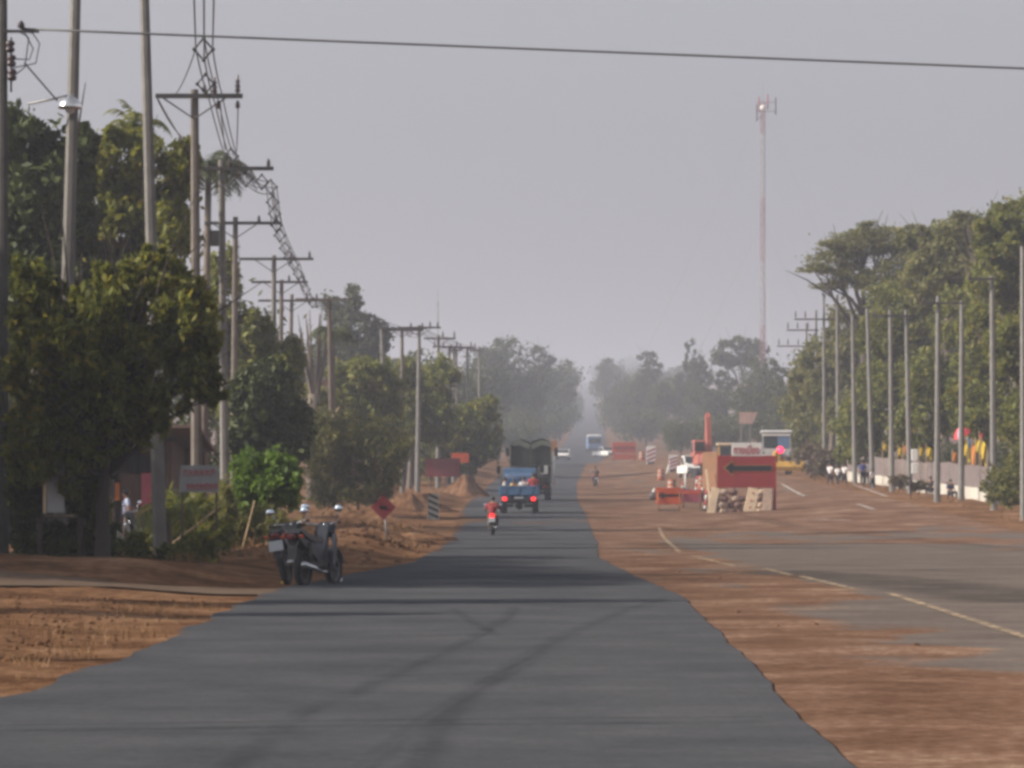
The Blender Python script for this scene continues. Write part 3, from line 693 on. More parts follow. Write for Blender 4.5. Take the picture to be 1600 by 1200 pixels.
# far trees: a few crowns shared by many trees
def proto(kind, n, size, m):
    t = thing('far_tree', '-', 'tree')
    R = random.Random({'round': 3, 'tall': 5, 'spread': 8, 'layered': 13, 'low': 21}[kind])
    bl = []
    if kind == 'round':
        bl = [(R.uniform(-3, 3), R.uniform(-2.5, 2.5), R.uniform(7, 14), R.uniform(2, 3.2), R.uniform(2, 3), R.uniform(2, 3)) for _ in range(9)]; H = 16
    if kind == 'tall':
        bl = [(R.uniform(-1.6, 1.6), R.uniform(-1.5, 1.5), 6+i*1.7, 2.6-i*.25, 2.4-i*.25, 1.7) for i in range(7)]; H = 18
    if kind == 'spread':
        bl = [(R.uniform(-4.5, 4.5), R.uniform(-3, 3), R.uniform(11.5, 14.5), R.uniform(1.7, 2.8), 2.2, R.uniform(.9, 1.6)) for _ in range(10)]; H = 16
    if kind == 'layered':
        bl = [(R.uniform(-2.5, 2.5)*(1.3-i*.12), R.uniform(-2, 2), 5+i*1.4, 1.9, 1.7, 1.2) for i in range(9)]; H = 18
    if kind == 'low':
        bl = [(R.uniform(-4, 4), R.uniform(-2.5, 2.5), R.uniform(1.5, 6), R.uniform(2, 3), R.uniform(2, 3), R.uniform(1.6, 2.6)) for _ in range(10)]; H = 8
    trunk_mesh([b[:3] for b in bl], .28, H*.42, (0, 0), 'bark_dark', t)
    crown('crown', bl, n, size, M[m], t, nclump=34 if kind in ('round', 'low') else 15, clump=.2 if kind in ('round', 'low') else .17)
    t['H'] = H
    return t
PROTO = {k: proto(k, n, sz, m) for k, n, sz, m in (('round', 5200, .62, 'lf_far'), ('tall', 4200, .62, 'lf_far'), ('spread', 4200, .6, 'lf_far'), ('layered', 3600, .6, 'lf_far'), ('low', 4200, .55, 'lf_far'))}
_used = set()
FARLAB = {'round': 'hazy rounded tree far down the road', 'tall': 'hazy narrow upright tree far down the road', 'spread': 'hazy flat crowned tree far down the road',
          'layered': 'hazy ragged tree with gaps in its crown far down the road', 'low': 'low hazy bushy tree far down the road'}
def far(kind, px, s, top_py, wid=1.0, label=None):
    p = PROTO[kind]
    o = p if kind not in _used else copy_tree(p)
    _used.add(kind)
    b = base(px, s); o.location = b
    h = (W(px, top_py, s).z-b.z)/p['H']
    o.scale = (h*wid, h*wid, h); o.rotation_euler.z = random.uniform(0, 6.28)
    if label: o['label'] = label; 
    else: o['label'] = FARLAB[kind]; o['group'] = 'far %s trees' % kind
    return o
# behind the near rows, on both sides
for k, px, s, ty, w in [
    ('round', 640, 16, 545, 1), ('tall', 700, 15, 560, 1), ('round', 730, 14, 575, 1), ('low', 690, 15, 640, 1.2), ('round', 778, 9.5, 527, 1.0), ('tall', 796, 9, 545, 1), ('round', 762, 11, 560, .9), ('low', 790, 10, 630, 1),
    ('layered', 848, 8.5, 536, 1.0), ('layered', 775, 9.2, 524, .8), ('layered', 945, 6.2, 556, .9), ('round', 868, 8.0, 562, 1.1), ('round', 826, 9.5, 572, 1), ('low', 850, 8.8, 640, 1.1), ('low', 875, 7.6, 628, 1), ('tall', 815, 9, 600, .9), ('low', 818, 10.5, 650, 1), ('low', 780, 12, 660, 1.1),
    ('layered', 840, 7, 572, 1), ('round', 878, 6.6, 572, .9), ('low', 884, 5.6, 612, .8), ('low', 880, 6.6, 640, .7), ('low', 1480, 25.5, 690, .8), ('low', 1540, 26.5, 690, .8), ('low', 1420, 24.5, 700, .8), ('low', 1370, 23.5, 700, .8), ('low', 1600, 28, 680, .9),
    ('round', 955, 5.5, 562, 1), ('low', 962, 6.4, 628, .8), ('tall', 962, 7, 585, 1), ('round', 975, 7.4, 590, 1), ('low', 975, 7.6, 630, 1),
    ('layered', 1018, 8, 545, 1.1), ('round', 1000, 8, 585, 1), ('tall', 1074, 8.5, 530, 1.0), ('layered', 1092, 9, 560, 1), ('round', 1040, 8.6, 590, 1.1), ('low', 1010, 9, 640, 1.1), ('low', 1060, 9.5, 650, 1.1),
    ('tall', 1110, 9, 565, 1), ('spread', 1160, 9.2, 517, .75), ('layered', 1135, 10, 575, 1), ('round', 1110, 10, 600, 1), ('low', 1100, 10.5, 650, 1.1), ('round', 1185, 11, 560, .9), ('layered', 1215, 11.5, 556, .9),
    ('round', 1170, 12, 605, 1), ('low', 1140, 13, 645, 1.1), ('round', 1230, 14, 590, 1), ('low', 1200, 14, 640, 1.1), ('tall', 1260, 15, 560, 1), ('round', 1290, 15, 540, 1), ('low', 1065, 12, 655, .7),
    ('round', 1330, 17, 500, 1), ('round', 1420, 17, 440, 1.1), ('round', 1500, 18, 440, 1.1), ('round', 1580, 19, 420, 1.1),
    ('round', 500, 17, 560, 1), ('round', 440, 20, 520, 1), ('low', 520, 20, 640, 1.3), ('low', 600, 18, 640, 1.3), ('round', 340, 30, 470, 1), ('round', 250, 36, 430, 1), ('low', 60, 48, 560, .9), ('low', 150, 48, 600, .9), ('low', 300, 42, 640, .9), ('round', 20, 40, 380, 1)]:
    far(k, px, s, ty, w)
# both edges of the road up the far hill
for i in range(30):
    y = 1000+i*58
    s = F/y
    for sg in (-1, 1):
        gap = np.interp(y, [1000, 1500, 2000, 2700], [12.5, 11.5, 10, 8])+random.uniform(0, 2.5)
        x = float(road_c(y))+sg*(gap+random.uniform(2, 4))
        h = random.uniform(11, 17)
        px = CX+x*s
        far(random.choice(['round', 'low', 'tall', 'round']), px, s, HY-(GZ(x, y)+h-EYE)*s, 1.0)
        if i % 2 == 0:
            x2 = x+sg*random.uniform(8, 16)
            far(random.choice(['round', 'layered', 'round']), CX+x2*s, s, HY-(GZ(x2, y)+h*1.1-EYE)*s, 1.0)
for i in range(14):                                   # wood closing the view on the hilltop
    x = float(road_c(2760))-110+i*17; s = F/2790
    far('round', CX+x*s, s, HY-(GZ(x, 2790)+12-EYE)*s, 1.1)
# grass
def tufts(name, label, spots, h, m, cat='grass'):
    V = []
    for (x, y, hh) in spots:
        z = GZ(x, y)
        for _ in range(7):
            a = random.uniform(0, 2*PI); w = .018*hh/.3; d = Vector((math.cos(a), math.sin(a), 0))
            o = Vector((x+random.uniform(-.12, .12), y+random.uniform(-.2, .2), z-.02)); e = o+Vector((random.uniform(-.5, .5)*hh, random.uniform(-.5, .5)*hh, hh*random.uniform(.5, 1.1)))
            V += [o-d*w, o+d*w, e+d*w*.2, e-d*w*.2]
    V = np.array([tuple(v) for v in V])
    return tag(mesh_np(name, V, np.arange(len(V)).reshape(-1, 4), M[m]), label, cat, kind='stuff')
sp = []
for _ in range(900):
    y = random.triangular(27, 60, 38); d = random.uniform(.1, 4.5)
    x = float(road_l(y))-d
    if 41.5 < y < 44.5 or 50.5 < y < 57: continue
    if wav(x, y, 1.6) < -.1: continue
    sp.append((x, y, random.uniform(.04, .12)))
for _ in range(1500):
    y = random.uniform(70, 190); d = random.uniform(1.2, 7); x = float(road_l(y))-d
    if wav(x, y, 3) < .15: continue
    sp.append((x, y, random.uniform(.08, .3)))
for _ in range(1200):
    y = random.uniform(150, 290); x = random.uniform(19.8, 27)
    if wav(x, y, 3) < 0: continue
    sp.append((x, y, random.uniform(.1, .3)))
cl = MB()
for _ in range(650):
    y = random.triangular(27, 62, 36); x = float(road_l(y))-random.triangular(.15, 5, 1.2)
    if 53 < y < 59: continue
    r = random.uniform(.006, .024)*(1 if random.random() < .95 else 1.9); cl.ell((x, y, GZ(x, y)+r*.25), (r*1.3, r*1.1, r*.75), 7, 5, lump=.25)
for _ in range(500):
    y = random.uniform(78, 150); x = float(road_l(y))-random.uniform(.3, 5.5)
    r = random.uniform(.02, .075); cl.ell((x, y, GZ(x, y)+r*.2), (r*1.4, r*1.1, r*.7), 7, 5, lump=.25)
tag(cl.build('dirt_clods', M['dirt'], None), 'lumps of orange earth strewn over the verge', 'earth clods', kind='stuff')
tufts('dry_grass', 'straw coloured dry grass scattered over the dirt verges', sp, .2, 'lf_straw')
# loose earth heaps
def heap(label, px, s, py_top, wpx, dz=-.1):
    b = base(px, s); t = thing('dirt_heap', label, 'dirt heap', b)
    H = W(px, py_top, s).z-b.z; R = wpx/2/s
    n, k = 15, 36; vs = []; fs = []
    for i in range(n):
        for j in range(k):
            a = 2*PI*j/k; r = R*i/(n-1)*(1+.16*math.sin(3*a+px)+.10*math.sin(7*a))
            q = i/(n-1); z = H*(.5+.5*math.cos(PI*min(1, q*1.02)))*(1+.25*math.sin(a*2+px)*q)+.16*H*wav(r*math.cos(a)*2+px, r*math.sin(a)*2, .9)*(1-q)*min(1, q*4)
            vs.append((r*math.cos(a), r*math.sin(a)*1.2, z if i < n-1 else dz))
    for i in range(n-1):
        for j in range(k):
            fs.append((i*k+j, i*k+(j+1) % k, (i+1)*k+(j+1) % k, (i+1)*k+j))
    fs.append(tuple(range(k-1, -1, -1)))
    MB().add(vs, fs, True).build('earth', M['dirt'], t)
heap('tall heap of orange earth between the slim poles', 642, 33, 768, 130)
heap('low spread heap of orange earth before the striped block', 575, 41, 795, 190)
heap('broad heap of sunlit earth behind the diamond sign post', 640, 52, 832, 150)
heap('small earth heap under the red roadworks board', 728, 25, 743, 90)
# ------------------------------------------------------------------ poles and lines
def insulator(parent, p, h=.22, m='porcelain', r=.075):
    prof = [(r*.3, 0), (r*.4, h*.1), (r, h*.18), (r*.55, h*.32), (r*.95, h*.42), (r*.5, h*.56), (r*.85, h*.66), (r*.4, h*.8), (r*.45, h*.95), (r*.2, h)]
    return MB().lathe(prof, p, 10).build('insulator', M[m], parent)
def pole(label, px_top, top_py, px_base, s, w=.24, m='concrete', arms=(), group=None, brace=True, cat='utility pole', pins=(), name='utility_pole'):
    b = base(px_base, s); t = thing(name, label, cat, b, 0, group)
    tp = W(px_top, top_py, s)-b
    mb = MB()
    a, c = w*.5*1.15, w*.5*.72
    oc = [(-1, -.38), (-.38, -1), (.38, -1), (1, -.38), (1, .38), (.38, 1), (-.38, 1), (-1, .38)]      # concrete post with broad chamfers
    vs = [(u*a, v*a, -.4) for u, v in oc]+[(tp.x+u*c, v*c, tp.z) for u, v in oc]
    mb.add(vs, [tuple(range(7, -1, -1)), tuple(range(8, 16))]+[(k, (k+1) % 8, 8+(k+1) % 8, 8+k) for k in range(8)])
    mb.build('shaft', M[m], t)
    for (l, r, py) in arms:
        L, Rr = W(l, py, s)-b, W(r, py, s)-b
        xc = tp.x*(L.z/tp.z)
        MB().box(((L.x+Rr.x)/2, -c-.07, L.z), (Rr.x-L.x, .10, .11)).build('crossarm', M['wood' if m == 'wood' else 'dark_steel'], t)
        if brace:
            for sg in (-1, 1):
                ex = xc+sg*min(.75, abs((L.x if sg < 0 else Rr.x)-xc)*.8)
                MB().tube([(xc, -c-.05, L.z-.55), (ex, -c-.05, L.z-.05)], .02, 5).build('brace', M['dark_steel'], t)
    for (px, py, h) in pins:
        q = W(px, py, s)-b; insulator(t, (q.x, -c-.07, q.z), h)
    return t
P0 = pole('dark near pole cut by the picture edge with a rack of insulators', 4, -120, 4, 90, .2, 'concrete_shaded', cat='utility pole')
for i, (px, py, h) in enumerate(((17, 82, .2), (19, 104, .2), (20, 126, .2))):
    q = W(px, py, 90)-P0.location; MB().lathe([(.02, -.02), (.07, 0), (.085, .05), (.05, .09), (.085, .13), (.07, .18), (.02, .2)], (q.x, -.1, q.z), 10).build('insulator', M['porcelain'], P0)
q = W(18, 104, 90)-P0.location
MB().tube([(q.x, -.06, q.z-.45), (q.x, -.06, q.z+.5)], .02, 6).build('insulator_rack', M['dark_steel'], P0)
qa, qb = W(5, 47, 90)-P0.location, W(62, 47, 90)-P0.location
MB().box(((qa.x+qb.x)/2, -.08, qa.z-.03), (qb.x-qa.x, .06, .05)).build('crossarm', M['dark_steel'], P0)
q = W(34, 46, 90)-P0.location; insulator(P0, (q.x, -.08, q.z), .14, r=.08)
mb = MB()
for k, (x1, x2) in enumerate(((26, 45), (40, 62), (30, 52))):
    p1, p2, p3 = W(x1, 50, 90)-P0.location, W(x2, 60+k*8, 90)-P0.location, W(20, 120-k*14, 90)-P0.location
    pm = W(x2-6, 105-k*6, 90)-P0.location
    mb.tube([p1, p1.lerp(p2, .5)+Vector((0, 0, .08)), p2, pm, p3], .012, 5)
mb.build('jumper_wire', M['cable'], P0)
q1, q2 = W(38, 98, 90)-P0.location, W(90, 158, 90)-P0.location
MB().tube([q1, q2], .016, 5).build('stay_wire', M['cable'], P0)

P1 = pole('tall pale concrete pole carrying the shining street lamp', 121, -110, 93, 88, .235, 'concrete', cat='lamp pole')
LAMP = base(93, 88); lb = W(112, 172, 88)
lamp = thing('street_lamp', 'shining silver dome lamp on a short arm across the pale concrete pole', 'street lamp', (lb.x, lb.y-.25, lb.z))
MB().lathe([(.205, 0), (.215, .03), (.20, .09), (.15, .16), (.07, .205), (.03, .25), (.02, .26)], n=20).build('lamp_shade', M['silver'], lamp)
MB().ell((0, 0, .0), (.09, .09, .10)).build('bulb', M['white'], lamp)
q = W(45, 164, 88)-lb
MB().tube([(q.x, .1, q.z), (q.x*.4, .05, q.z+.09), (0, 0, .24)], .022, 7).build('arm', M['steel'], lamp)

pole('tall grey concrete pole with no crossarm standing behind the mango tree', 223, -100, 251, 80, .235, 'concrete')
A = pole('nearest crossarm pole with upright insulators on its crossarm', 304, 140, 308, 65, .25, 'concrete_brown', [(244, 380, 151)], pins=((336, 149, .42), (372, 149, .48), (320, 147, .22)))
q = W(335, 158, 65)-A.location; insulator(A, (q.x+.1, -.15, q.z-.2), .2); q = W(372, 158, 65)-A.location; insulator(A, (q.x, -.15, q.z-.2), .2)
pole('second crossarm pole with a lit pale edge beside the white sign', 346, 250, 352, 54, .24, 'concrete', [(314, 428, 264)], pins=((360, 262, .3), (420, 262, .25)))
Cp = pole('third crossarm pole with a dark box on its side', 368, 339, 364, 44, .24, 'concrete_brown', [(320, 440, 349)], pins=((432, 348, .3), (405, 348, .25)))
q = W(331, 372, 44)-Cp.location; MB().rbox((q.x, .15, q.z), (.62, .4, .55), .05).build('transformer', M['dark_steel'], Cp)
pole('pale grey crossarm pole, the front of a close trio', 428, 399, 426, 38, .26, 'concrete', [(375, 490, 405)], pins=((484, 404, .3), (455, 404, .25)))
pole('middle crossarm pole of the close trio with a shorter arm', 440, 437, 436, 34.5, .24, 'concrete_brown', [(393, 481, 441)], pins=((475, 440, .3), (452, 440, .3)))
pole('brown crossarm pole of the close trio with a sloping arm', 456, 460, 448, 31, .24, 'concrete_brown', [(404, 506, 470)], pins=((495, 468, .3), (480, 468, .3)))
pole('brown timber pole with bare crossarm in front of the dry brush', 514, 464, 521, 31, .27, 'wood', [(462, 552, 468)], brace=False)
pole('leaning pale grey pole standing behind the diamond sign', 596, 514, 608, 28, .28, 'concrete', [(599, 662, 516)], brace=False)
pole('slim tan pole with crossarm rising from the orange earth heap', 628, 511, 629, 26.5, .26, 'concrete_brown', [(604, 668, 513)], pins=((642, 512, .3), (660, 512, .3)))
pole('slim pale pole with crossarm behind the red roadworks board', 655, 508, 652, 25.5, .28, 'concrete', [(622, 689, 512)], pins=((672, 511, .35), (684, 511, .35)))
Kp = pole('slim grey pole carrying a small blue transformer', 685, 524, 684, 23.5, .27, 'concrete', [(662, 712, 529)], pins=((692, 528, .45), (710, 528, .45)))
q = W(686, 590, 23.5)-Kp.location; MB().rbox((q.x, -.35, q.z), (.42, .4, .75), .06).build('transformer', M['blue_pale'], Kp)
for i, (px, ty, s, l, r) in enumerate(((702, 540, 22, 676, 716), (709, 541, 21, 690, 738), (713, 545, 20, 702, 722), (730, 542, 18.5, 716, 744), (749, 545, 17, 736, 758))):
    pole('hazy crossarm pole in the farthest cluster over the dark trees', px, ty, px, s, .27, 'concrete', [(l, r, ty+2)], group='far crossarm poles above the dark trees', pins=((r-2, ty+1, .4), (l+3, ty+1, .4)))

# far side poles
RP = [('first plain pole past the umbrella tree, slim and hazy', 1308, 460, 1310, 23, ()), ('plain pole standing between the schoolchildren and the sitting figures', 1332, 492, 1336, 25.3, ()),
      ('plain pole with a bright sunlit edge beside the blue and white figures', 1355, 482, 1364, 27, ()), ('plain pole just past the sunlit edged pole by the wall', 1391, 484, 1394, 28.6, ()),
      ('plain pole standing in front of the white box sign', 1416, 484, 1422, 29.3, ((1362, 1424, 494),)), ('stout grey pole beside the dark bag', 1466, 462, 1464, 33, ((1440, 1506, 474),)),
      ('slim pole under the red umbrella', 1503, 470, 1502, 32.5, ()), ('tall pole with bright edge at the dry bush beyond the flags', 1550, 431, 1553, 36, ((1512, 1553, 436),)),
      ('last pole at the picture edge by the dry bush', 1598, 385, 1600, 39, ())]
for lab, px, ty, pb, s, arms in RP:
    pole(lab, px, ty, pb, s, .27, 'concrete', arms, brace=False, pins=[(a[0]+3, a[2]-1, .25) for a in arms])
for lab, px, ty, s, l, r, ay, pins in (('crossarm pole with tall tip and four insulators by the umbrella tree', 1287, 463, 21, 1241, 1306, 499, (1243, 1258, 1275, 1297)),
                                       ('middle crossarm pole of the three hazy ones by the umbrella tree', 1275, 484, 19.3, 1229, 1279, 516, (1231, 1246, 1262)),
                                       ('lowest and haziest crossarm pole of the three by the umbrella tree', 1260, 505, 17.6, 1214, 1262, 541, (1217, 1231, 1247))):
    pole(lab, px, ty, px+1, s, .24, 'concrete', [(l, r, ay)], brace=False, pins=[(q, ay-2, .55) for q in pins])

# overhead cables
def cable(name, label, pts, r=.02, sag=.0, n=14, group=None):
    P = [Vector(p) for p in pts]; out = []
    for a, b in zip(P[:-1], P[1:]):
        for i in range(n):
            t = i/n; q = a.lerp(b, t); q.z -= sag*4*t*(1-t); out.append(q)
    out.append(P[-1])
    o = out[0].copy()
    ob = MB().tube([p-o for p in out], r, 6).build(name, M['cable'], None, o)
    return tag(ob, label, 'cable', group)
cable('overhead_cable', 'thick dark cable crossing the whole sky above the road', [W(34, 45, 90), W(2690, 150, 90)], .022, .0, n=20)
pole('plain pole beyond the picture edge holding the cable that crosses the road', 2690, 130, 2690, 90, .24, 'concrete', brace=False)
ATT = [((318, -150), 112), ((319, 76), 77), ((336, 148), 65), ((362, 246), 54), ((390, 282), 51.5), ((424, 292), 48.5), ((433, 350), 44), ((462, 412), 38), ((474, 443), 34.5), ((487, 472), 31), ((530, 478), 29), ((640, 520), 26.5), ((662, 518), 25.5), ((700, 532), 23.5), ((735, 545), 18.5), ((752, 550), 17)]
offs = ((-.17, 0), (.17, 0), (0, .2), (0, -.2))
names = ('conductor at the outer side of the diamond spacers', 'conductor at the road side of the diamond spacers', 'messenger wire on top of the diamond spacers', 'lowest conductor of the diamond spacers')
for (ox, oz), nm in zip(offs, names):
    pts = []
    for (p, s) in ATT:
        v = W(p[0], p[1], s); v.x += ox; v.z += oz; pts.append(v)
    cable('line_conductor', nm+' running from pole to pole', pts, (.017), .10, n=10, group='conductors of the diamond spaced line')
for px_, py_, s_ in ((318, 77, 77), (321, 131, 68), (361, 244, 54), (385, 279, 52), (409, 284, 50), (423, 292, 48.5), (426, 316, 47), (429, 334, 45.5), (432, 352, 44), (437, 368, 43), (445, 388, 40.5), (452, 402, 39.5), (459, 414, 38.5), (466, 428, 36.5),
                     (472, 440, 35), (478, 452, 33), (484, 466, 31.5), (488, 474, 31), (507, 478, 30), (560, 496, 28), (600, 510, 27), (640, 520, 26.5)):
    if True:
        q = W(px_, py_, s_)
        o = thing('line_spacer', 'dark diamond spacer clipped onto the line of four wires', 'wire spacer', q, 0, 'diamond spacers along the line')
        mb = MB(); c = [(-.19, 0, 0), (0, 0, .22), (.19, 0, 0), (0, 0, -.22)]
        for j in range(4): mb.tube([c[j], c[(j+1) % 4]], .022, 6)
        for v in c: mb.ell(v, .045, 8, 6)
        mb.build('frame', M['black'], o)
for (x1, y1, s1, x2, y2, s2, lab) in ((246, 153, 65, 318, 265, 54, 'thin bare wire between the outer ends of the two nearest crossarms'), (246, 155, 65, 286, 216, 60, 'slack stay wire slanting down from the nearest crossarm'), (372, 158, 65, 370, 236, 54, 'dropping wire under the roadmost insulator of the nearest crossarm'),
                                   (344, 160, 65, 352, 234, 54, 'dropping wire under the inner insulator of the nearest crossarm'), (275, 146, 65, 305, 78, 77, 'jumper wire rising from the nearest crossarm to the spacer'), (428, 300, 49, 440, 348, 44, 'short wire from the spacer down to the third crossarm')):
    cable('bare_wire', lab, [W(x1, y1, s1), W(x2, y2, s2)], .016, .1)

# ------------------------------------------------------------------ lattice mast
def mast():
    s = 10.0; b = base(1192, s); t = thing('lattice_mast', 'very tall slim red and white lattice mast with antennas on top', 'radio mast', b)
    H = W(1192, 160, s).z-b.z; r = .40; nb = 11; cs = [(r*math.cos(a), r*math.sin(a)) for a in (PI/6, PI*5/6, PI*1.5)]
    for i in range(nb):
        z0, z1 = H*i/nb, H*(i+1)/nb; mb = MB(); q = 6
        for x, y in cs: mb.tube([(x, y, z0), (x, y, z1)], .055, 5)
        for j in range(q):
            a, c = z0+(z1-z0)*j/q, z0+(z1-z0)*(j+1)/q
            for e in range(3):
                p1, p2 = cs[e], cs[(e+1) % 3]
                if j % 2: p1, p2 = p2, p1
                mb.tube([(*p1, a), (*p2, c)], .035, 4); mb.tube([(*cs[e], c), (*cs[(e+1) % 3], c)], .03, 4)
        mb.build('lattice_section', M['mast_red' if i in (0, 2, 3, 6, 7, 10) else 'mast_white'], t)
    for i, (x, z, h) in enumerate(((-.95, H-1.6, 2.6), (-.6, H-.2, 2.2), (.75, H+.1, 2.4), (2.0, H-.6, 2.7))):
        MB().rbox((x, -.2, z), (.22, .16, h), .04).build('antenna', M['maroon' if i in (1, 2) else 'dark_steel'], t)
    mb = MB(); mb.tube([(-1.1, -.1, H-1.4), (2.1, -.1, H-1.4)], .06, 5); mb.tube([(-1.1, -.1, H), (2.1, -.1, H)], .06, 5); mb.tube([(-.5, -.1, H-1.6), (-.5, -.1, H+.7)], .05, 5)
    mb.tube([(-1.2, -.1, H-3), (0, 0, H-2)], .05, 5)
    mb.build('antenna_bracket', M['mast_red'], t)
    MB().tube([(0, 0, H-.5), (0, 0, H+3.8)], [.05, .02], 5).build('lightning_rod', M['steel'], t)
    MB().lathe([(.45, 0), (.5, .1), (.5, .2), (.3, .25)], (0, -.7, H-.9), 12, axis='Y').build('dish', M['white'], t)
    for i, (h, sx) in enumerate(((.98, -1), (.98, 1), (.66, -1), (.66, 1), (.66, .05))):
        d = 26*h*sx; MB().tube([(0, 0, H*h), (d, 12*abs(sx)-20*(abs(sx) < .5), .5)], .013, 4).build('guy_wire', M['steel'], t)
mast()
b = base(684, 9.5); t = thing('radio_mast', 'thin faint mast above the far crossarm poles', 'mast', b)
H = W(684, 452, 9.5).z-b.z; mb = MB()
for a in (0, 2.1, 4.2): mb.tube([(.2*math.cos(a), .2*math.sin(a), 0), (.12*math.cos(a), .12*math.sin(a), H*.92)], .04, 4)
for j in range(30):
    z = H*.92*j/30; a = 2.1*(j % 3); mb.tube([(.19*math.cos(a), .19*math.sin(a), z), (.19*math.cos(a+2.1), .19*math.sin(a+2.1), z+.9)], .025, 4)
mb.build('lattice', M['steel'], t); MB().tube([(0, 0, H*.9), (0, 0, H)], .04, 5).build('rod', M['steel'], t)
# ------------------------------------------------------------------ people
def skin_mesh(name, nodes, edges, m, parent, sub=1, root=0):
    """nodes: {key: (x, y, z, r)}"""
    ks = list(nodes); ix = {k: i for i, k in enumerate(ks)}
    ks.sort(key=lambda k: 0 if k == root else 1); ix = {k: i for i, k in enumerate(ks)}
    me = bpy.data.meshes.new(name)
    me.from_pydata([nodes[k][:3] for k in ks], [(ix[a], ix[b]) for a, b in edges], []); me.update()
    me.materials.append(m)
    o = bpy.data.objects.new(name, me); COL.objects.link(o); o.parent = parent
    md = o.modifiers.new('Skin', 'SKIN'); md.use_smooth_shade = True
    lay = me.skin_vertices[0].data
    for k in ks:
        r = nodes[k][3]; lay[ix[k]].radius = (r, r) if not hasattr(r, '__len__') else r
        lay[ix[k]].use_root = (k == root)
    sb = o.modifiers.new('Subdivision', 'SUBSURF'); sb.levels = sub; sb.render_levels = sub
    return o
POSE = {}
def std(h=1.65):
    k = h/1.65
    J = dict(pel=(0, 0, .88), spi=(0, -.01, 1.05), che=(0, -.015, 1.26), nck=(0, 0, 1.40), hed=(0, .03, 1.50), top=(0, .02, 1.60),
             nos=(0, .125, 1.515))
    for sg, s in ((-1, 'L'), (1, 'R')):
        J.update({'sh'+s: (sg*.17, -.01, 1.33), 'el'+s: (sg*.23, -.03, 1.06), 'wr'+s: (sg*.23, .06, .82),
                  'hi'+s: (sg*.085, 0, .84), 'kn'+s: (sg*.09, .03, .47), 'an'+s: (sg*.09, -.02, .08), 'to'+s: (sg*.10, .14, .035)})
    return J, k
RAD = dict(pel=.125, spi=.115, che=.135, nck=.052, hed=.085, top=.06, nos=.016, sh=.062, el=.042, wr=.028, hi=.088, kn=.056, an=.037, to=.034)
def person(label, loc, rotz=0, h=1.65, pose=None, shirt='shirt_white', legs='dark_cloth', cat='person', group=None, name='person', sleeve=.75, skirt=False, parent=None, lean=0):
    J, k = std(h)
    if pose: J.update(pose)
    t = thing(name, label, cat, loc, rotz, group)
    Rm = Matrix.Rotation(lean, 4, 'X')
    J = {a: tuple((Rm @ Vector(v))*k) for a, v in J.items()}
    rd = lambda a, e=0, q=1: (RAD[a] if a in RAD else RAD[a[:2]])*k*q+e
    nd = {a: (*J[a], rd(a)) for a in J}
    ed = [('pel', 'spi'), ('spi', 'che'), ('che', 'nck'), ('nck', 'hed'), ('hed', 'top'), ('hed', 'nos')]
    for s in 'LR':
        ed += [('che', 'sh'+s), ('sh'+s, 'el'+s), ('el'+s, 'wr'+s), ('pel', 'hi'+s), ('hi'+s, 'kn'+s), ('kn'+s, 'an'+s), ('an'+s, 'to'+s)]
        w, e = Vector(J['wr'+s]), Vector(J['el'+s]); d = (w-e).normalized()
        sd = d.cross(Vector((0, 1, 0))); sd = sd.normalized() if sd.length > .2 else Vector((1, 0, 0))
        pm = w+d*.05*k; nd['pa'+s] = (*pm, .032*k); ed.append(('wr'+s, 'pa'+s))
        for i, (off, ln) in enumerate(((-.03, .075), (-.01, .09), (.01, .085), (.03, .068))):
            k1 = pm+sd*off*k+d*.045*k; k2 = k1+d*ln*.55*k+Vector((0, .018, 0))*k
            nd['f%d%s' % (i, s)] = (*k1, .010*k); nd['g%d%s' % (i, s)] = (*k2, .008*k)
            ed += [('pa'+s, 'f%d%s' % (i, s)), ('f%d%s' % (i, s), 'g%d%s' % (i, s))]
        th = w+d*.035*k+Vector((0, .05, 0))*k; nd['th'+s] = (*th, .010*k); ed.append(('wr'+s, 'th'+s))
    skin_mesh('body', nd, ed, M['skin'], t, root='pel')
    # shirt and trousers follow the body
    sn = {a: (*J[a], rd(a, .014*k)) for a in ('pel', 'spi', 'che')}
    nkb = Vector(J['che']).lerp(Vector(J['nck']), .72); sn['nk'] = (*nkb, .062*k)
    se = [('pel', 'spi'), ('spi', 'che'), ('che', 'nk')]
    for s in 'LR':
        cu = Vector(J['sh'+s]).lerp(Vector(J['el'+s]), sleeve); sn['sh'+s] = (*J['sh'+s], rd('sh', .014*k)); sn['cu'+s] = (*cu, .058*k)
        se += [('che', 'sh'+s), ('sh'+s, 'cu'+s)]
    skin_mesh('shirt', sn, se, M[shirt], t, root='spi')
    if legs:
        tn = {'pel': (*J['pel'], rd('pel', .008*k))}; te = []
        for s in 'LR':
            an = Vector(J['kn'+s]).lerp(Vector(J['an'+s]), .86)
            tn['hi'+s] = (*J['hi'+s], rd('hi', .016*k)); tn['kn'+s] = (*J['kn'+s], rd('kn', .02*k)); tn['cu'+s] = (*an, .058*k)
            te += [('pel', 'hi'+s), ('hi'+s, 'kn'+s), ('kn'+s, 'cu'+s)]
        skin_mesh('trousers', tn, te, M[legs], t, root='pel')
        if skirt:
            z = J['pel'][2]; MB().lathe([(.13*k, z+.06*k), (.17*k, z-.1*k), (.22*k, z-.38*k), (.21*k, z-.38*k)], (J['pel'][0], J['pel'][1], 0), 14).build('skirt', M[legs], t)
    hc = Vector(J['hed']).lerp(Vector(J['top']), .45); fw = (Vector(J['nos'])-Vector(J['hed'])).normalized()
    MB().ell(hc-fw*.022*k+Vector((0, 0, .022*k)), (.098*k, .108*k, .098*k), 12, 8).build('hair', M['hair'], t)
    return t
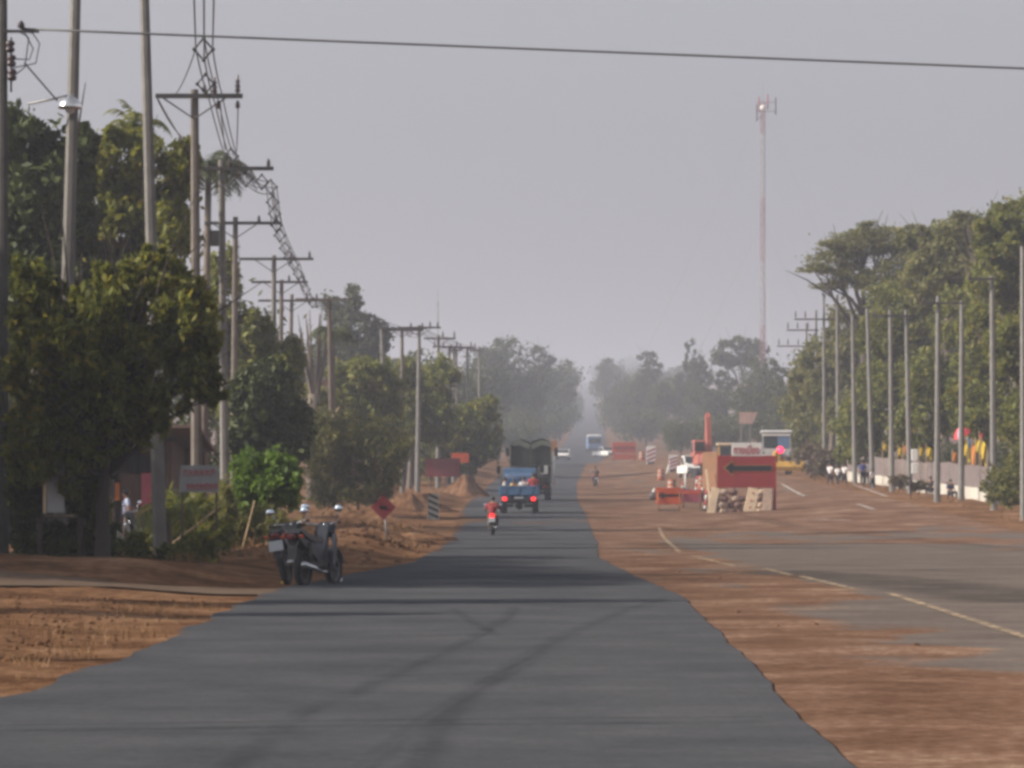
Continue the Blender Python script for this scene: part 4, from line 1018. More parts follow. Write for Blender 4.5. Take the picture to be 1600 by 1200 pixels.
SIT = dict(pel=(0, 0, .10), spi=(0, -.02, .28), che=(0, -.01, .48), nck=(0, .01, .62), hed=(0, .04, .72), top=(0, .03, .82), nos=(0, .135, .735))
for sg, s in ((-1, 'L'), (1, 'R')):
    SIT.update({'sh'+s: (sg*.17, -.01, .55), 'el'+s: (sg*.25, .02, .32), 'wr'+s: (sg*.16, .22, .26), 'hi'+s: (sg*.09, .03, .09), 'kn'+s: (sg*.13, .40, .16), 'an'+s: (sg*.12, .42, -.24), 'to'+s: (sg*.12, .55, -.28)})
def walk(st=1, fw=.20):
    d = {}
    for sg, s in ((-1, 'L'), (1, 'R')):
        q = sg*st
        d.update({'kn'+s: (sg*.09, .06+.14*q, .47), 'an'+s: (sg*.09, -.02+fw*q-(.06 if q < 0 else 0), .08+(.05 if q < 0 else 0)), 'to'+s: (sg*.10, .14+fw*q, .035),
                  'el'+s: (sg*.23, -.03-.10*q, 1.07), 'wr'+s: (sg*.22, .06-.18*q, .85)})
    return d
RIDE = dict(pel=(0, -.22, .80), spi=(0, -.19, .98), che=(0, -.12, 1.18), nck=(0, -.07, 1.31), hed=(0, -.02, 1.41), top=(0, -.03, 1.51), nos=(0, .075, 1.42))
for sg, s in ((-1, 'L'), (1, 'R')):
    RIDE.update({'sh'+s: (sg*.18, -.10, 1.25), 'el'+s: (sg*.30, .10, 1.05), 'wr'+s: (sg*.29, .36, 1.01), 'hi'+s: (sg*.10, -.20, .77), 'kn'+s: (sg*.17, .20, .66), 'an'+s: (sg*.15, .12, .30), 'to'+s: (sg*.16, .27, .27)})

# ------------------------------------------------------------------ motorcycle (underbone)
def motorcycle(label, loc, rotz, lean=0, paint='black_paint', lit=False, group=None, cat='motorcycle', mirrors=True, k=1.0, plate=True, tail='black_paint'):
    t = thing('motorcycle', label, cat, loc, rotz, group); t.rotation_euler = (0, lean, rotz); t.scale = (k, k, k)
    for y, nm in ((-.60, 'wheel'), (.62, 'wheel')):
        w = MB(); R = .29
        ring = [(R-.075, -.035), (R-.02, -.05), (R, -.025), (R, .025), (R-.02, .05), (R-.075, .035)]
        w.lathe(ring+[ring[0]], (0, y, R), 28, axis='X')
        ty = w.build('wheel', M['rubber'], t)
        rm = MB(); rm.lathe([(R-.075, -.03), (R-.06, 0), (R-.075, .03), (R-.09, 0), (R-.075, -.03)], (0, y, R), 24, axis='X')
        for i in range(9):
            a = 2*PI*i/9; rm.tube([(0, y, R), (0, y+math.cos(a)*(R-.08), R+math.sin(a)*(R-.08))], .009, 5)
        rm.lathe([(.05, -.06), (.06, -.03), (.06, .03), (.05, .06)], (0, y, R), 12, axis='X')
        rm.build('rim', M['steel'], ty)
    body = MB()
    body.xprism([(-.30, .50), (-.02, .36), (.16, .36), (.34, .78), (.42, .95), (.33, .98), (.20, .70), (.08, .54), (-.10, .58), (-.34, .72), (-.62, .80), (-.86, .88), (-.88, .84), (-.62, .68)], -.085, .085)
    body.xprism([(.14, .34), (.30, .36), (.40, .78), (.34, .84), (.22, .56)], -.20, -.15); body.xprism([(.14, .34), (.30, .36), (.40, .78), (.34, .84), (.22, .56)], .15, .20)
    body.rbox((0, .40, .90), (.34, .16, .26), .06, (-.35, 0, 0))
    body.build('fairing', M[paint], t)
    st = MB(); st.xprism([(.02, .74), (-.10, .79), (-.38, .80), (-.56, .85), (-.82, .93), (-.84, .88), (-.58, .77), (-.36, .71), (0, .69)], -.12, .12); st.build('seat', M['black'], t)
    MB().xprism([(-.58, .70), (-.90, .84), (-.98, .86), (-.93, .78), (-.64, .62)], -.11, .11).build('tail_cowl', M[tail], t)
    tl = MB(); tl.rbox((0, -.985, .80), (.17 if not lit else .20, .07, .10 if not lit else .18), .03); tl.build('tail_lamp', M['tail_lit' if lit else 'tail_red'], t)
    for sx in (-.16, .16): MB().ell((sx, -.93, .80), (.035, .04, .03)).build('indicator', M['orange'], t)
    mg = MB(); mg.xprism([(-.88, .78), (-1.0, .62), (-1.02, .44), (-1.0, .44), (-.95, .62), (-.80, .76)], -.07, .07); mg.build('rear_mudguard', M['black'], t)
    if plate: MB().rbox((0, -1.03, .64), (.24, .012, .17), .01, (-.12, 0, 0)).build('number_plate', M['plate'], t)
    fm = MB()
    for i in range(9): pass
    arc = [(.62+math.cos(a)*.33, .29+math.sin(a)*.33) for a in np.linspace(.2, 2.4, 10)]; arc2 = [(.62+math.cos(a)*.315, .29+math.sin(a)*.315) for a in np.linspace(2.4, .2, 10)]
    fm.xprism(arc+arc2, -.06, .06); fm.build('front_mudguard', M[paint], t)
    fk = MB()
    for sx in (-.075, .075): fk.tube([(sx, .62, .29), (sx*1.1, .42, .88)], .024, 8)
    fk.tube([(0, .42, .86), (0, .36, 1.0)], .03, 8); fk.build('fork', M['chrome'], t)
    hb = MB(); hb.tube([(-.33, .22, 1.0), (-.22, .32, 1.01), (-.08, .37, .98), (.08, .37, .98), (.22, .32, 1.01), (.33, .22, 1.0)], .015, 7)
    h = hb.build('handlebar', M['chrome'], t)
    for sx in (-.34, .34): MB().tube([(sx-.06*np.sign(sx)*1.0, .255, 1.003), (sx, .215, 1.0)], .022, 8).build('grip', M['rubber'], h)
    if mirrors:
        for sx in (-1, 1):
            mr_ = MB().tube([(sx*.22, .31, 1.01), (sx*.25, .31, 1.12), (sx*.29, .28, 1.20)], .009, 6).build('mirror', M['chrome'], t)
            MB().ell((sx*.30, .262, 1.225), (.075, .018, .055), 12, 8).build('mirror_glass', M['mirror'], mr_)
    MB().ell((0, .50, .90), (.10, .07, .09)).build('headlamp', M['glass'], t)
    en = MB(); en.rbox((0, .02, .37), (.20, .34, .20), .05); en.rbox((0, .20, .40), (.15, .2, .15), .03, (.2, 0, 0)); en.rbox((0, -.2, .32), (.18, .30, .13), .05)
    for sx in (-.1, .1): en.tube([(sx, -.18, .34), (sx, -.60, .29)], .025, 6)
    for sx in (-.12, .12): en.tube([(sx, -.55, .30), (sx*.95, -.50, .70)], .03, 8)
    for sx in (-.22, .22): en.tube([(0, .06, .27), (sx, .05, .27)], .018, 6)
    en.build('engine', M['dark_steel'], t)
    ex = MB(); ex.tube([(.05, .22, .30), (.12, .05, .22), (.14, -.2, .24)], .022, 7); ex.tube([(.14, -.2, .24), (.155, -.5, .29), (.16, -.92, .36)], [.035, .048, .045], 10)
    ex.build('exhaust', M['chrome'], t)
    MB().tube([(-.12, .0, .25), (-.24, -.06, .01)], .012, 6).build('side_stand', M['dark_steel'], t)
    return t
px = lambda p, s: base(p, s)
motorcycle('black parked motorcycle showing its white number plate, leaning on its stand', px(462, 99), -.16, -.16, 'black_paint', tail='navy_paint', k=.96)
motorcycle('dark parked motorcycle with raised pale edged seat, nearest the asphalt', px(498, 102), -.36, -.06, 'navy_paint', plate=False, k=.96)
motorcycle('motorcycle parked in deep shade beside the shop entrance', px(222, 57), .9, -.1, 'black_paint', plate=False, tail='white')
k_ = .92
b = px(770, 43)
rb = motorcycle('small motorcycle ridden behind the blue truck with its red tail lamp glowing', b, -.03, .0, 'black_paint', lit=True, k=k_, tail='black_paint')
person('rider in a red shirt on the motorcycle following the blue truck', b, -.03, 1.52, RIDE, 'shirt_maroon', 'brown_cloth', sleeve=.95)
b = px(930, 20.3)
motorcycle('hazy motorcycle ridden along the dirt beside the asphalt lane', b, .1, 0, 'maroon', k=.98)
person('hazy dark clad rider on the dirt beside the asphalt lane', b, .1, 1.62, RIDE, 'brown_cloth', 'dark_cloth', sleeve=.95)

person('standing person in a pale blue shirt and dark trousers at the shop entrance', px(197, 55), 1.9, 1.62, None, 'shirt_blue', 'dark_cloth')
GRP = None
person('schoolchild in white shirt and dark trousers leading the walking trio', base(1297, 26), -.5, 1.38, walk(1), 'shirt_white', 'dark_cloth')
person('schoolchild in white shirt in the middle of the walking trio', base(1309, 26.5), -.4, 1.30, walk(-1), 'shirt_white', 'dark_cloth')
person('schoolchild in white shirt and dark skirt at the back of the walking trio', base(1319.5, 26), -.4, 1.33, walk(1, .12), 'shirt_white', 'dark_cloth', skirt=True)
person('child in white top and dark skirt walking by the sunlit edged pole', base(1363, 27.8), .4, 1.2, walk(-1, .12), 'shirt_white', 'dark_cloth', skirt=True)
person('person in a royal blue top standing by the sunlit edged pole', base(1348, 26.5), .3, 1.6, None, 'shirt_royal', 'dark_cloth')
person('person in a white top standing between the blue figure and the pole', base(1354.5, 26.2), .3, 1.55, None, 'shirt_white', 'dark_cloth')
# ------------------------------------------------------------------ vehicles
def wheel(parent, x, y, R, wd, n=24, hub='steel'):
    ty = MB().lathe([(R*.62, -wd/2), (R*.92, -wd/2), (R, -wd*.32), (R, wd*.32), (R*.92, wd/2), (R*.62, wd/2), (R*.62, -wd/2)], (x, y, R), n, axis='X').build('wheel', M['rubber'], parent)
    MB().lathe([(R*.2, -wd*.45), (R*.55, -wd*.30), (R*.62, -wd*.42), (R*.62, wd*.42), (R*.55, wd*.30), (R*.2, wd*.45)], (x, y, R), 18, axis='X').build('rim', M[hub], ty)
    return ty
# blue farm pickup with passengers, seen from behind
tb = base(811, 34)
t = thing('pickup_truck', 'old blue open pickup truck carrying four passengers away', 'pickup truck', tb, -.02)
for y in (.75, 3.2):
    for x in (-.74, .74): wheel(t, x, y, .36, .22)
mb = MB(); mb.rbox((0, 2.1, .66), (.9, 4.3, .16), .03); mb.box((0, .75, .40), (1.4, .12, .12)); mb.box((0, 3.2, .40), (1.4, .12, .12)); mb.rbox((0, .75, .38), (.3, .3, .3), .08); mb.box((0, .12, .58), (1.5, .1, .14))
mb.tube([(.35, .1, .42), (.35, 1.2, .42)], .04, 8); mb.build('chassis', M['black'], t)
mb = MB(); mb.box((0, 1.25, .88), (1.76, 2.4, .07)); mb.build('bed_floor', M['blue'], t)
for x in (-.885, .885):
    mb = MB(); mb.rbox((x, 1.25, 1.10), (.055, 2.45, .42), .015)
    for y in np.linspace(.15, 2.3, 6): mb.box((x+np.sign(x)*.035, y, 1.10), (.035, .07, .36))
    mb.build('bed_side', M['blue'], t)
mb = MB(); mb.rbox((0, .0, 1.10), (1.82, .06, .44), .015); mb.box((0, -.038, 1.28), (1.7, .02, .05)); mb.box((0, -.038, .94), (1.7, .02, .05))
for x in (-.6, 0, .6): mb.box((x, -.038, 1.1), (.05, .02, .36))
tg = mb.build('tailgate', M['blue'], t)
MB().rbox((0, .0, .70), (.42, .025, .22), .01).build('number_plate', M['plate'], t)
for x in (-.66, .66): MB().rbox((x, .02, .72), (.20, .06, .17), .03).build('tail_lamp', M['tail_lit'], t)
for x in (-.74, .74):
    MB().box((x, .33, .34), (.26, .015, .40)).build('mud_flap', M['black'], t)
for x in (-.22, .2): MB().box((x, .18, .42), (.10, .01, .16)).build('reflector_tag', M['plate'], t)
cab = MB()
cab.xprism([(2.55, .7), (2.55, 1.62), (2.72, 2.14), (3.55, 2.16), (3.95, 1.55), (4.35, 1.40), (4.45, .6), (3.9, .5), (2.7, .5)], -.80, .72); cb = cab.build('cab', M['blue'], t)
MB().rbox((-.04, 2.60, 1.78), (1.2, .03, .28), .02, (-.31, 0, 0)).build('rear_window', M['blue_pale'], cb)
for x, z0 in ((-.92, 1.45), (.90, 1.5)):
    mb = MB(); mb.tube([(x*.85, 3.7, z0), (x*1.12, 3.75, z0+.25), (x*1.12, 3.75, z0+.75)], .02, 6); mb.rbox((x*1.12, 3.72, z0+.62), (.20, .05, .36), .02); mb.build('door_mirror', M['black'], t)
mb = MB()
for x in (-.86, .86):
    mb.tube([(x, 2.4, 1.3), (x, 2.4, 2.25)], .022, 6)
mb.tube([(-.86, 2.4, 2.2), (.86, 2.4, 2.2)], .022, 6); mb.tube([(-.86, 2.4, 1.75), (.86, 2.4, 1.75)], .022, 6)
mb.build('headboard_rail', M['dark_steel'], t)
MB().rbox((0, 4.46, .9), (1.3, .04, .3), .01).build('grille', M['dark_steel'], t)
for lab, x, y, rz, sh, h, dz in (('passenger in a grey shirt at the bed corner nearest the red rider', -.68, .55, -1.4, 'shirt_grey', 1.52, .93),
                                 ('small passenger in yellow and orange sitting on the blue truck', -.24, .75, 2.8, 'shirt_yellow', 1.35, .94),
                                 ('passenger in a white shirt in the middle of the blue truck bed', .20, .50, .2, 'shirt_white', 1.5, .95),
                                 ('passenger in a bright red shirt sitting highest on the blue truck', .66, .35, .25, 'shirt_red', 1.72, 1.02)):
    p = Matrix.Rotation(-.02, 4, 'Z') @ Vector((x, y, dz))
    o = person(lab, tb+p, rz, h, SIT, sh, 'dark_cloth', sleeve=.6)
    if sh == 'shirt_yellow':
        MB().rbox((0, .135, .30), (.22, .05, .26), .02).build('orange_bib', M['flag_orange'], o)
# covered lorry
lb = base(829, 27)
t = thing('covered_lorry', 'high lorry with parted dark green tarpaulin driving ahead of the blue truck', 'lorry', lb, -.015)
for y in (1.2, 2.4, 6.0):
    for x in (-.98, .98): wheel(t, x, y, .48, .36)
mb = MB(); mb.box((0, 3.2, .85), (1.0, 6.6, .2)); mb.box((0, .05, .72), (2.2, .12, .18)); mb.box((0, 1.2, .5), (1.8, .15, .15)); mb.box((0, 2.4, .5), (1.8, .15, .15)); mb.build('chassis', M['black'], t)
mb = MB(); mb.box((0, 2.5, 1.10), (2.36, 5.0, .12))
for x in (-1.16, 1.16): mb.rbox((x, 2.5, 1.62), (.06, 5.0, .95), .02)
mb.build('load_bed', M['dark_steel'], t)
mb = MB(); mb.rbox((0, -.02, 1.60), (2.36, .06, .92), .02)
for x in (-.8, -.3, .3, .8): mb.box((x, -.06, 1.6), (.06, .03, .86))
mb.build('tailgate', M['tarp_dark'], t)
MB().rbox((.80, -.09, 1.85), (.40, .02, .50), .02).build('pale_panel', M['wall_white'], t)
# tarp: skin over the bows with a low ridge cleft in the middle
cv = MB(); pr = [(-1.2, 2.0), (-1.2, 3.25), (-1.1, 3.5), (-.55, 3.62), (-.12, 3.50), (0, 3.40), (.12, 3.52), (.6, 3.66), (1.1, 3.55), (1.2, 3.3), (1.2, 2.0)]
ys_ = [0.0, 1.2, 2.5, 3.8, 5.0]; vs = []; fs = []
for j, y in enumerate(ys_):
    for x, z in pr: vs.append((x, y, z-(.06 if j % 2 else 0)*(z > 3)))
npf = len(pr)
for j in range(4):
    for i in range(npf-1): fs.append((j*npf+i, j*npf+i+1, (j+1)*npf+i+1, (j+1)*npf+i))
n0 = len(vs)
for j, y in enumerate(ys_):
    for x, z in pr: vs.append((x*.97, y, z-.05-(.06 if j % 2 else 0)*(z > 3)))
for j in range(4):
    for i in range(npf-1): fs.append((n0+j*npf+i+1, n0+j*npf+i, n0+(j+1)*npf+i, n0+(j+1)*npf+i+1))
cv.add(vs, fs).build('tarpaulin', M['tarp'], t)
MB().prism([(-1.14, 2.0), (-1.14, 3.22), (1.14, 3.22), (1.14, 2.0)], 4.9, 4.95).build('front_flap', M['tarp_dark'], t)
for sg in (-1, 1):
    fl = MB(); fl.prism([(sg*.06, 3.36), (sg*.6, 3.58), (sg*1.12, 3.5), (sg*1.15, 3.25), (sg*.62, 3.28), (sg*.08, 3.02)], -.03, .03, Matrix.Rotation(-.28, 4, 'X') @ Matrix.Translation((0, -.95, -.10)) if False else None)
    fl.build('rolled_flap', M['tarp'], t)
    MB().prism([(sg*.05, 2.05), (sg*.05, 3.05), (sg*.6, 3.30), (sg*1.12, 3.22), (sg*1.12, 2.05)], .06, .10).build('curtain', M['tarp_dark'], t)
MB().box((0, -.02, 2.72), (.07, .05, 1.35)).build('centre_post', M['dark_steel'], t)
for x in (-1.19, 1.19): MB().box((x, -.03, 2.75), (.06, .06, 1.5)).build('corner_post', M['tarp'], t)
MB().xprism([(5.15, .8), (5.15, 2.5), (5.3, 2.7), (6.3, 2.7), (6.75, 1.8), (6.8, .7)], -1.1, 1.1).build('cab', M['blue'], t)
for x in (-.85, .85): MB().rbox((x, -.02, .86), (.24, .06, .16), .03).build('tail_lamp', M['tail_red'], t)
for x in (-.98, .98): MB().box((x, .62, .55), (.42, .02, .5)).build('mud_flap', M['black'], t)
mb = MB(); mb.tube([(1.15, 6.5, 2.2), (1.45, 6.5, 2.5), (1.45, 6.5, 3.2)], .025, 6); mb.rbox((1.45, 6.45, 2.95), (.22, .06, .5), .03); mb.build('door_mirror', M['black'], t)
mb = MB(); mb.tube([(-1.15, 6.5, 2.2), (-1.45, 6.5, 2.5), (-1.45, 6.5, 3.2)], .025, 6); mb.rbox((-1.45, 6.45, 2.95), (.22, .06, .5), .03); mb.build('door_mirror', M['black'], t)
# small yellow marker beyond the lorry
b = base(866, 20); t = thing('marker_board', 'small yellow marker board on a post beside the covered lorry', 'road sign', b)
z0 = W(866, 710, 20).z-b.z
MB().tube([(0, 0, 0), (0, 0, z0)], .035, 6).build('post', M['steel'], t); MB().rbox((0, 0, W(866, 697, 20).z-b.z), (.42, .03, .85), .01).build('panel', M['orange_dull'], t)

def car(name, label, cat, b, rz, L, Wd, H, m, van=False, group=None):
    """front faces +Y"""
    t = thing(name, label, cat, b, rz, group); w = Wd/2
    if van: pr = [(-L/2, .35), (-L/2, H*.55), (-L/2+.15, H*.97), (L*.10, H), (L*.30, H*.62), (L/2-.1, H*.48), (L/2, H*.42), (L/2, .35)]
    else: pr = [(-L/2, .35), (-L/2, H*.52), (-L*.12, H*.54), (-L*.06, H*.96), (L*.10, H), (L*.26, H*.60), (L/2-.12, H*.52), (L/2, H*.44), (L/2, .35)]
    MB().xprism(pr, -w, w).build('body', M[m], t)
    ws = MB(); ws.add([(-w*.86, L*.115, H*.955), (w*.86, L*.115, H*.955), (w*.92, (.29 if van else .25)*L, H*.655), (-w*.92, (.29 if van else .25)*L, H*.655)], [(0, 1, 2, 3)]); 
    for v in range(len(ws.v)): ws.v[v] = (ws.v[v][0], ws.v[v][1]+.03, ws.v[v][2]+.03)
    ws.build('windscreen', M['glass'], t)
    for sx in (-1, 1):
        MB().prism([(-L*.05 if not van else -L*.42, H*.60), (-L*.05 if not van else -L*.42, H*.90), (L*.09, H*.92), (L*.21, H*.62)], -.01, .01, Matrix.Translation((sx*(w+.008), 0, 0)) @ Matrix.Rotation(PI/2, 4, 'Z')).build('side_window', M['glass'], t)
        MB().rbox((sx*w*.74, L/2+.01, H*.40), (.30, .05, .17), .02).build('headlight', M['chrome'], t)
        MB().rbox((sx*(w+.1), L*.24, H*.62), (.16, .08, .14), .02).build('door_mirror', M['black'], t)
        for y in (-L*.31, L*.31): wheel(t, sx*(w-.1), y, .33, .2, 18)
    MB().rbox((0, L/2+.015, H*.38), (Wd*.45, .04, .16), .02).build('grille', M['dark_steel'], t)
    MB().rbox((0, L/2+.05, .42), (Wd*.98, .12, .18), .03).build('bumper', M['black'], t)
    return t
car('pickup_truck', 'silver white pickup truck facing us behind the tall excavator boom', 'pickup truck', base(1083, 20), PI+.12, 4.8, 1.75, 1.72, 'white')
car('distant_car', 'tiny pale car coming over the crest beside the covered lorry', 'car', base(880, 11.5), PI-.1, 4.4, 1.75, 1.5, 'white')
car('distant_car', 'tiny white car on the dirt edge next to the distant bus', 'car', base(946, 11), PI+.5, 4.4, 1.75, 1.55, 'white')
# distant bus
b = base(928, 9.6); t = thing('bus', 'hazy small bus with pale blue roof far along the road', 'bus', b, PI)
MB().rbox((0, 0, 1.55), (2.4, 8, 2.1), .2).build('body', M['blue_pale'], t); MB().rbox((0, 0, 2.72), (2.36, 7.9, .3), .12).build('roof', M['white'], t)
MB().rbox((0, 4.01, 1.9), (2.0, .03, .9), .05).build('windscreen', M['glass'], t)
for sx in (-1, 1):
    for y in (-2.6, 2.6): wheel(t, sx*1.05, y, .48, .28, 18)
    MB().rbox((sx*.85, 4.02, .85), (.3, .04, .2), .02).build('headlight', M['chrome'], t)
# excavator
b = base(1106, 20.5); t = thing('excavator', 'orange excavator with upright boom behind the arrow board', 'excavator', b, .1)
for x in (-.85, .85):
    MB().xprism([(-1.5, .15), (-1.2, 0), (1.2, 0), (1.5, .15), (1.6, .42), (1.35, .75), (-1.35, .75), (-1.6, .42)], x-.27, x+.27).build('track', M['rubber'], t)
MB().lathe([(.6, .7), (.6, .95)], n=16).build('slew_ring', M['dark_steel'], t)
mb = MB(); mb.rbox((.1, -.4, 1.35), (2.3, 2.4, .85), .12); mb.rbox((.2, -1.5, 1.4), (2.2, .5, .9), .2); hs = mb.build('house', M['digger'], t)
cbx = MB(); cbx.rbox((-.7, .35, 2.2), (.95, 1.3, 1.35), .12); cbx.build('cab', M['digger'], t)
for (c, d) in (((-.7, 1.01, 2.3), (.75, .02, .9)), ((-1.185, .35, 2.35), (.02, 1.0, .8)), ((-.7, -.31, 2.4), (.75, .02, .7))): MB().rbox(c, d, .01).build('cab_window', M['glass'], t)
bm = MB(); z0 = W(1108, 645, 20.5).z-b.z
bm.xprism([(.5, 1.5), (.25, 1.9), (.6, 3.0), (1.0, z0-.3), (1.35, z0), (1.65, z0-.25), (1.35, 3.0), (.95, 1.8)], .02, .38); bm.build('boom', M['digger'], t)
bm = MB(); bm.xprism([(1.3, z0-.1), (1.6, z0+.05), (2.2, 2.3), (1.95, 2.2)], .06, .34); bm.build('stick', M['digger'], t)
bm = MB(); bm.xprism([(1.9, 2.3), (2.4, 2.2), (2.6, 1.6), (2.1, 1.2), (1.7, 1.5), (2.1, 1.6), (2.2, 1.9)], -.2, .6); bm.build('bucket', M['dark_steel'], t)
MB().tube([(.2, .9, 1.6), (.2, 1.15, 3.0)], .07, 8).build('hydraulic_ram', M['chrome'], t)
# yellow lorry roof behind the white lettered sign
b = base(1138, 21); t = thing('roller', 'yellow roofed road roller mostly hidden behind the lettered sign', 'road roller', b, PI)
MB().lathe([(.55, -.85), (.62, -.8), (.62, .8), (.55, .85)], (0, 1.2, .62), 24, axis='X').build('front_drum', M['dark_steel'], t)
for x in (-.7, .7): wheel(t, x, -1.2, .6, .4)
MB().rbox((0, -.6, 1.2), (1.5, 2.2, .7), .1).build('body', M['yellow'], t)
for x in (-.68, .68):
    for y in (-.9, .3): MB().box((x, y, 1.95), (.07, .07, 1.0)).build('canopy_post', M['yellow'], t)
MB().rbox((0, -.3, 2.48), (1.75, 1.6, .14), .05).build('canopy', M['cream'], t)
MB().rbox((0, .33, 1.95), (1.25, .03, .7), .01).build('windscreen', M['glass'], t)
MB().lathe([(.13, 0), (.15, .05), (.15, .3), (.1, .38)], (-.65, .2, 2.0), 12).build('amber_beacon', M['flag_orange'], t)
# motor grader
b = base(1213, 20.8); t = thing('motor_grader', 'grader with pale cab roof, dark and blue windows and wide yellow blade', 'road grader', b, PI-.06); t.scale = (1.04, 1.0, 1.03)
for x in (-.95, .95):
    for y in (-2.2, -.9, 3.0): wheel(t, x*.98 if y < 2 else x*.85, y, .62, .38, 20, 'yellow')
mb = MB(); mb.rbox((0, -1.4, 1.35), (1.15, 2.9, .9), .12); mb.rbox((0, 1.8, 1.55), (.34, 3.2, .34), .06); mb.rbox((0, 3.3, 1.2), (.5, .4, .9), .08); mb.build('body', M['yellow'], t)
for x in (-.98, .98):
    for y in (-.55, .85): MB().box((x, y, 2.25), (.1, .1, 1.5)).build('cab_post', M['wall_white'], t)
MB().rbox((0, .15, 3.10), (2.35, 1.75, .26), .1).build('cab_roof', M['wall_white'], t)
MB().rbox((.42, .9, 2.42), (1.0, .03, .95), .02).build('windscreen', M['glass'], t); MB().rbox((-.52, .9, 2.42), (.8, .03, .95), .02).build('windscreen', M['blue_pale'], t)
MB().rbox((0, .95, 2.88), (2.05, .05, .12), .02).build('roof_trim', M['white'], t)
for x in (-1.0, 1.0): MB().rbox((x, .15, 2.42), (.03, 1.3, .95), .01).build('side_window', M['blue_pale'], t)
MB().rbox((0, .15, 1.6), (2.0, 1.5, .6), .06).build('cab_base', M['wall_white'], t)
mb = MB(); mb.xprism([(3.9, .25), (3.98, .25), (4.1, .55), (4.02, .95), (3.9, .95), (3.98, .58)], -2.0, 1.3); mb.build('blade', M['yellow'], t)
MB().rbox((0, 3.72, .62), (.7, .5, .5), .05).build('blade_mount', M['yellow'], t)
for x in (-.95, .95): MB().rbox((x, 3.55, 1.55), (.26, .1, .2), .03).build('headlight', M['chrome'], t)

# ------------------------------------------------------------------ road works furniture
sb = base(1160, 34); S = 34.0
def sx(px): return (px-1160)/S
def sz(py): return W(1160, py, S).z-sb.z
t = thing('arrow_board', 'big dark red board with black arrow and a brownish wing panel', 'arrow board', sb)
MB().rbox((sx(1166.5), 0, (sz(712)+sz(762))/2), ((1212-1121)/S, .05, (762-712)/S), .01).build('board', M['red_sign'], t)
ar = [(1129, 731), (1146, 718.5), (1146, 726.3), (1207, 726.3), (1207, 736.8), (1146, 736.8), (1146, 744.5)]
ar2 = [(1132.5, 731.2), (1144.6, 722), (1144.6, 727.6), (1205.6, 727.6), (1205.6, 735.4), (1144.6, 735.4), (1144.6, 741)]
MB().prism([(sx(a), sz(c)) for a, c in ar][::-1], -.036, -.027).build('arrow_outline', M['orange_dull'], t)
MB().prism([(sx(a), sz(c)) for a, c in ar2][::-1], -.046, -.0365).build('arrow', M['black'], t)
wg = MB(); wg.box((0, 0, 0), (.85, .04, (764-706)/S)); o = wg.build('wing_panel', M['wing'], t, (sx(1110), .32, (sz(706)+sz(764))/2)); o.rotation_euler.z = -.72+PI
for x in (1123, 1211): MB().box((sx(x), .06, sz(712)/2), (.09, .07, sz(712))).build('post', M['wood_dark'], t)
for x in (1123, 1211): MB().tube([(sx(x), .08, sz(722)), (sx(x), 1.2, 0)], .035, 6).build('stay', M['wood_dark'], t)
MB().box((sx(1211), -.045, (sz(712)+sz(800))/2), (.10, .05, (800-712)/S)).build('front_batten', M['red_sign'], t)
# lettered sign on top
t2 = thing('lettered_sign', 'white sign with red lettering standing above the arrow board', 'sign', sb)
cz = (sz(692)+sz(713))/2
MB().rbox((sx(1166.5), -.01, cz), (47/S, .03, 21/S), .006).build('panel', M['white'], t2)
for x in (1148, 1186): MB().box((sx(x), .105, sz(700)/2), (.05, .05, sz(700))).build('post', M['wood'], t2)
def lettering(txt, name, m, parent, loc, width, height):
    cu = bpy.data.curves.new(name, 'FONT'); cu.body = txt; cu.align_x = 'CENTER'; cu.align_y = 'CENTER'; cu.size = height; cu.extrude = .004; cu.offset = .006
    o = bpy.data.objects.new(name, cu); COL.objects.link(o)
    bpy.context.view_layer.update()
    me = bpy.data.meshes.new_from_object(o.evaluated_get(bpy.context.evaluated_depsgraph_get()))
    bpy.data.objects.remove(o)
    xs = [v.co.x for v in me.vertices]; ys = [v.co.y for v in me.vertices]
    if not xs: return None
    w = max(xs)-min(xs); h = max(ys)-min(ys); cx, cy = (max(xs)+min(xs))/2, (max(ys)+min(ys))/2
    for v in me.vertices: v.co = ((v.co.x-cx)*width/w, -v.co.z-.004, (v.co.y-cy)*height/h)
    me.name = name; me.materials.clear(); me.materials.append(M[m])
    ob = bpy.data.objects.new(name, me); COL.objects.link(ob); ob.parent = parent; ob.location = loc
    return ob
lettering('ทางเบี่ยง', 'lettering', 'text_red', t2, (sx(1166.5), -.03, cz+.01), 40/S, 15.5/S)
# lamp
t3 = thing('warning_lamp', 'lit round red warning lamp on the end of the arrow board', 'warning lamp', sb+Vector((sx(1219), 0, sz(703))))
MB().ell((0, -.06, 0), (.155, .12, .155), 16, 12).build('lens', M['red_lit'], t3)
MB().lathe([(.17, 0), (.17, .10), (.1, .14)], (0, -.05, 0), 16, axis='Y').build('housing', M['black'], t3)
MB().box((-.14, .06, -.2), (.06, .05, .75)).build('bracket', M['black'], t3)
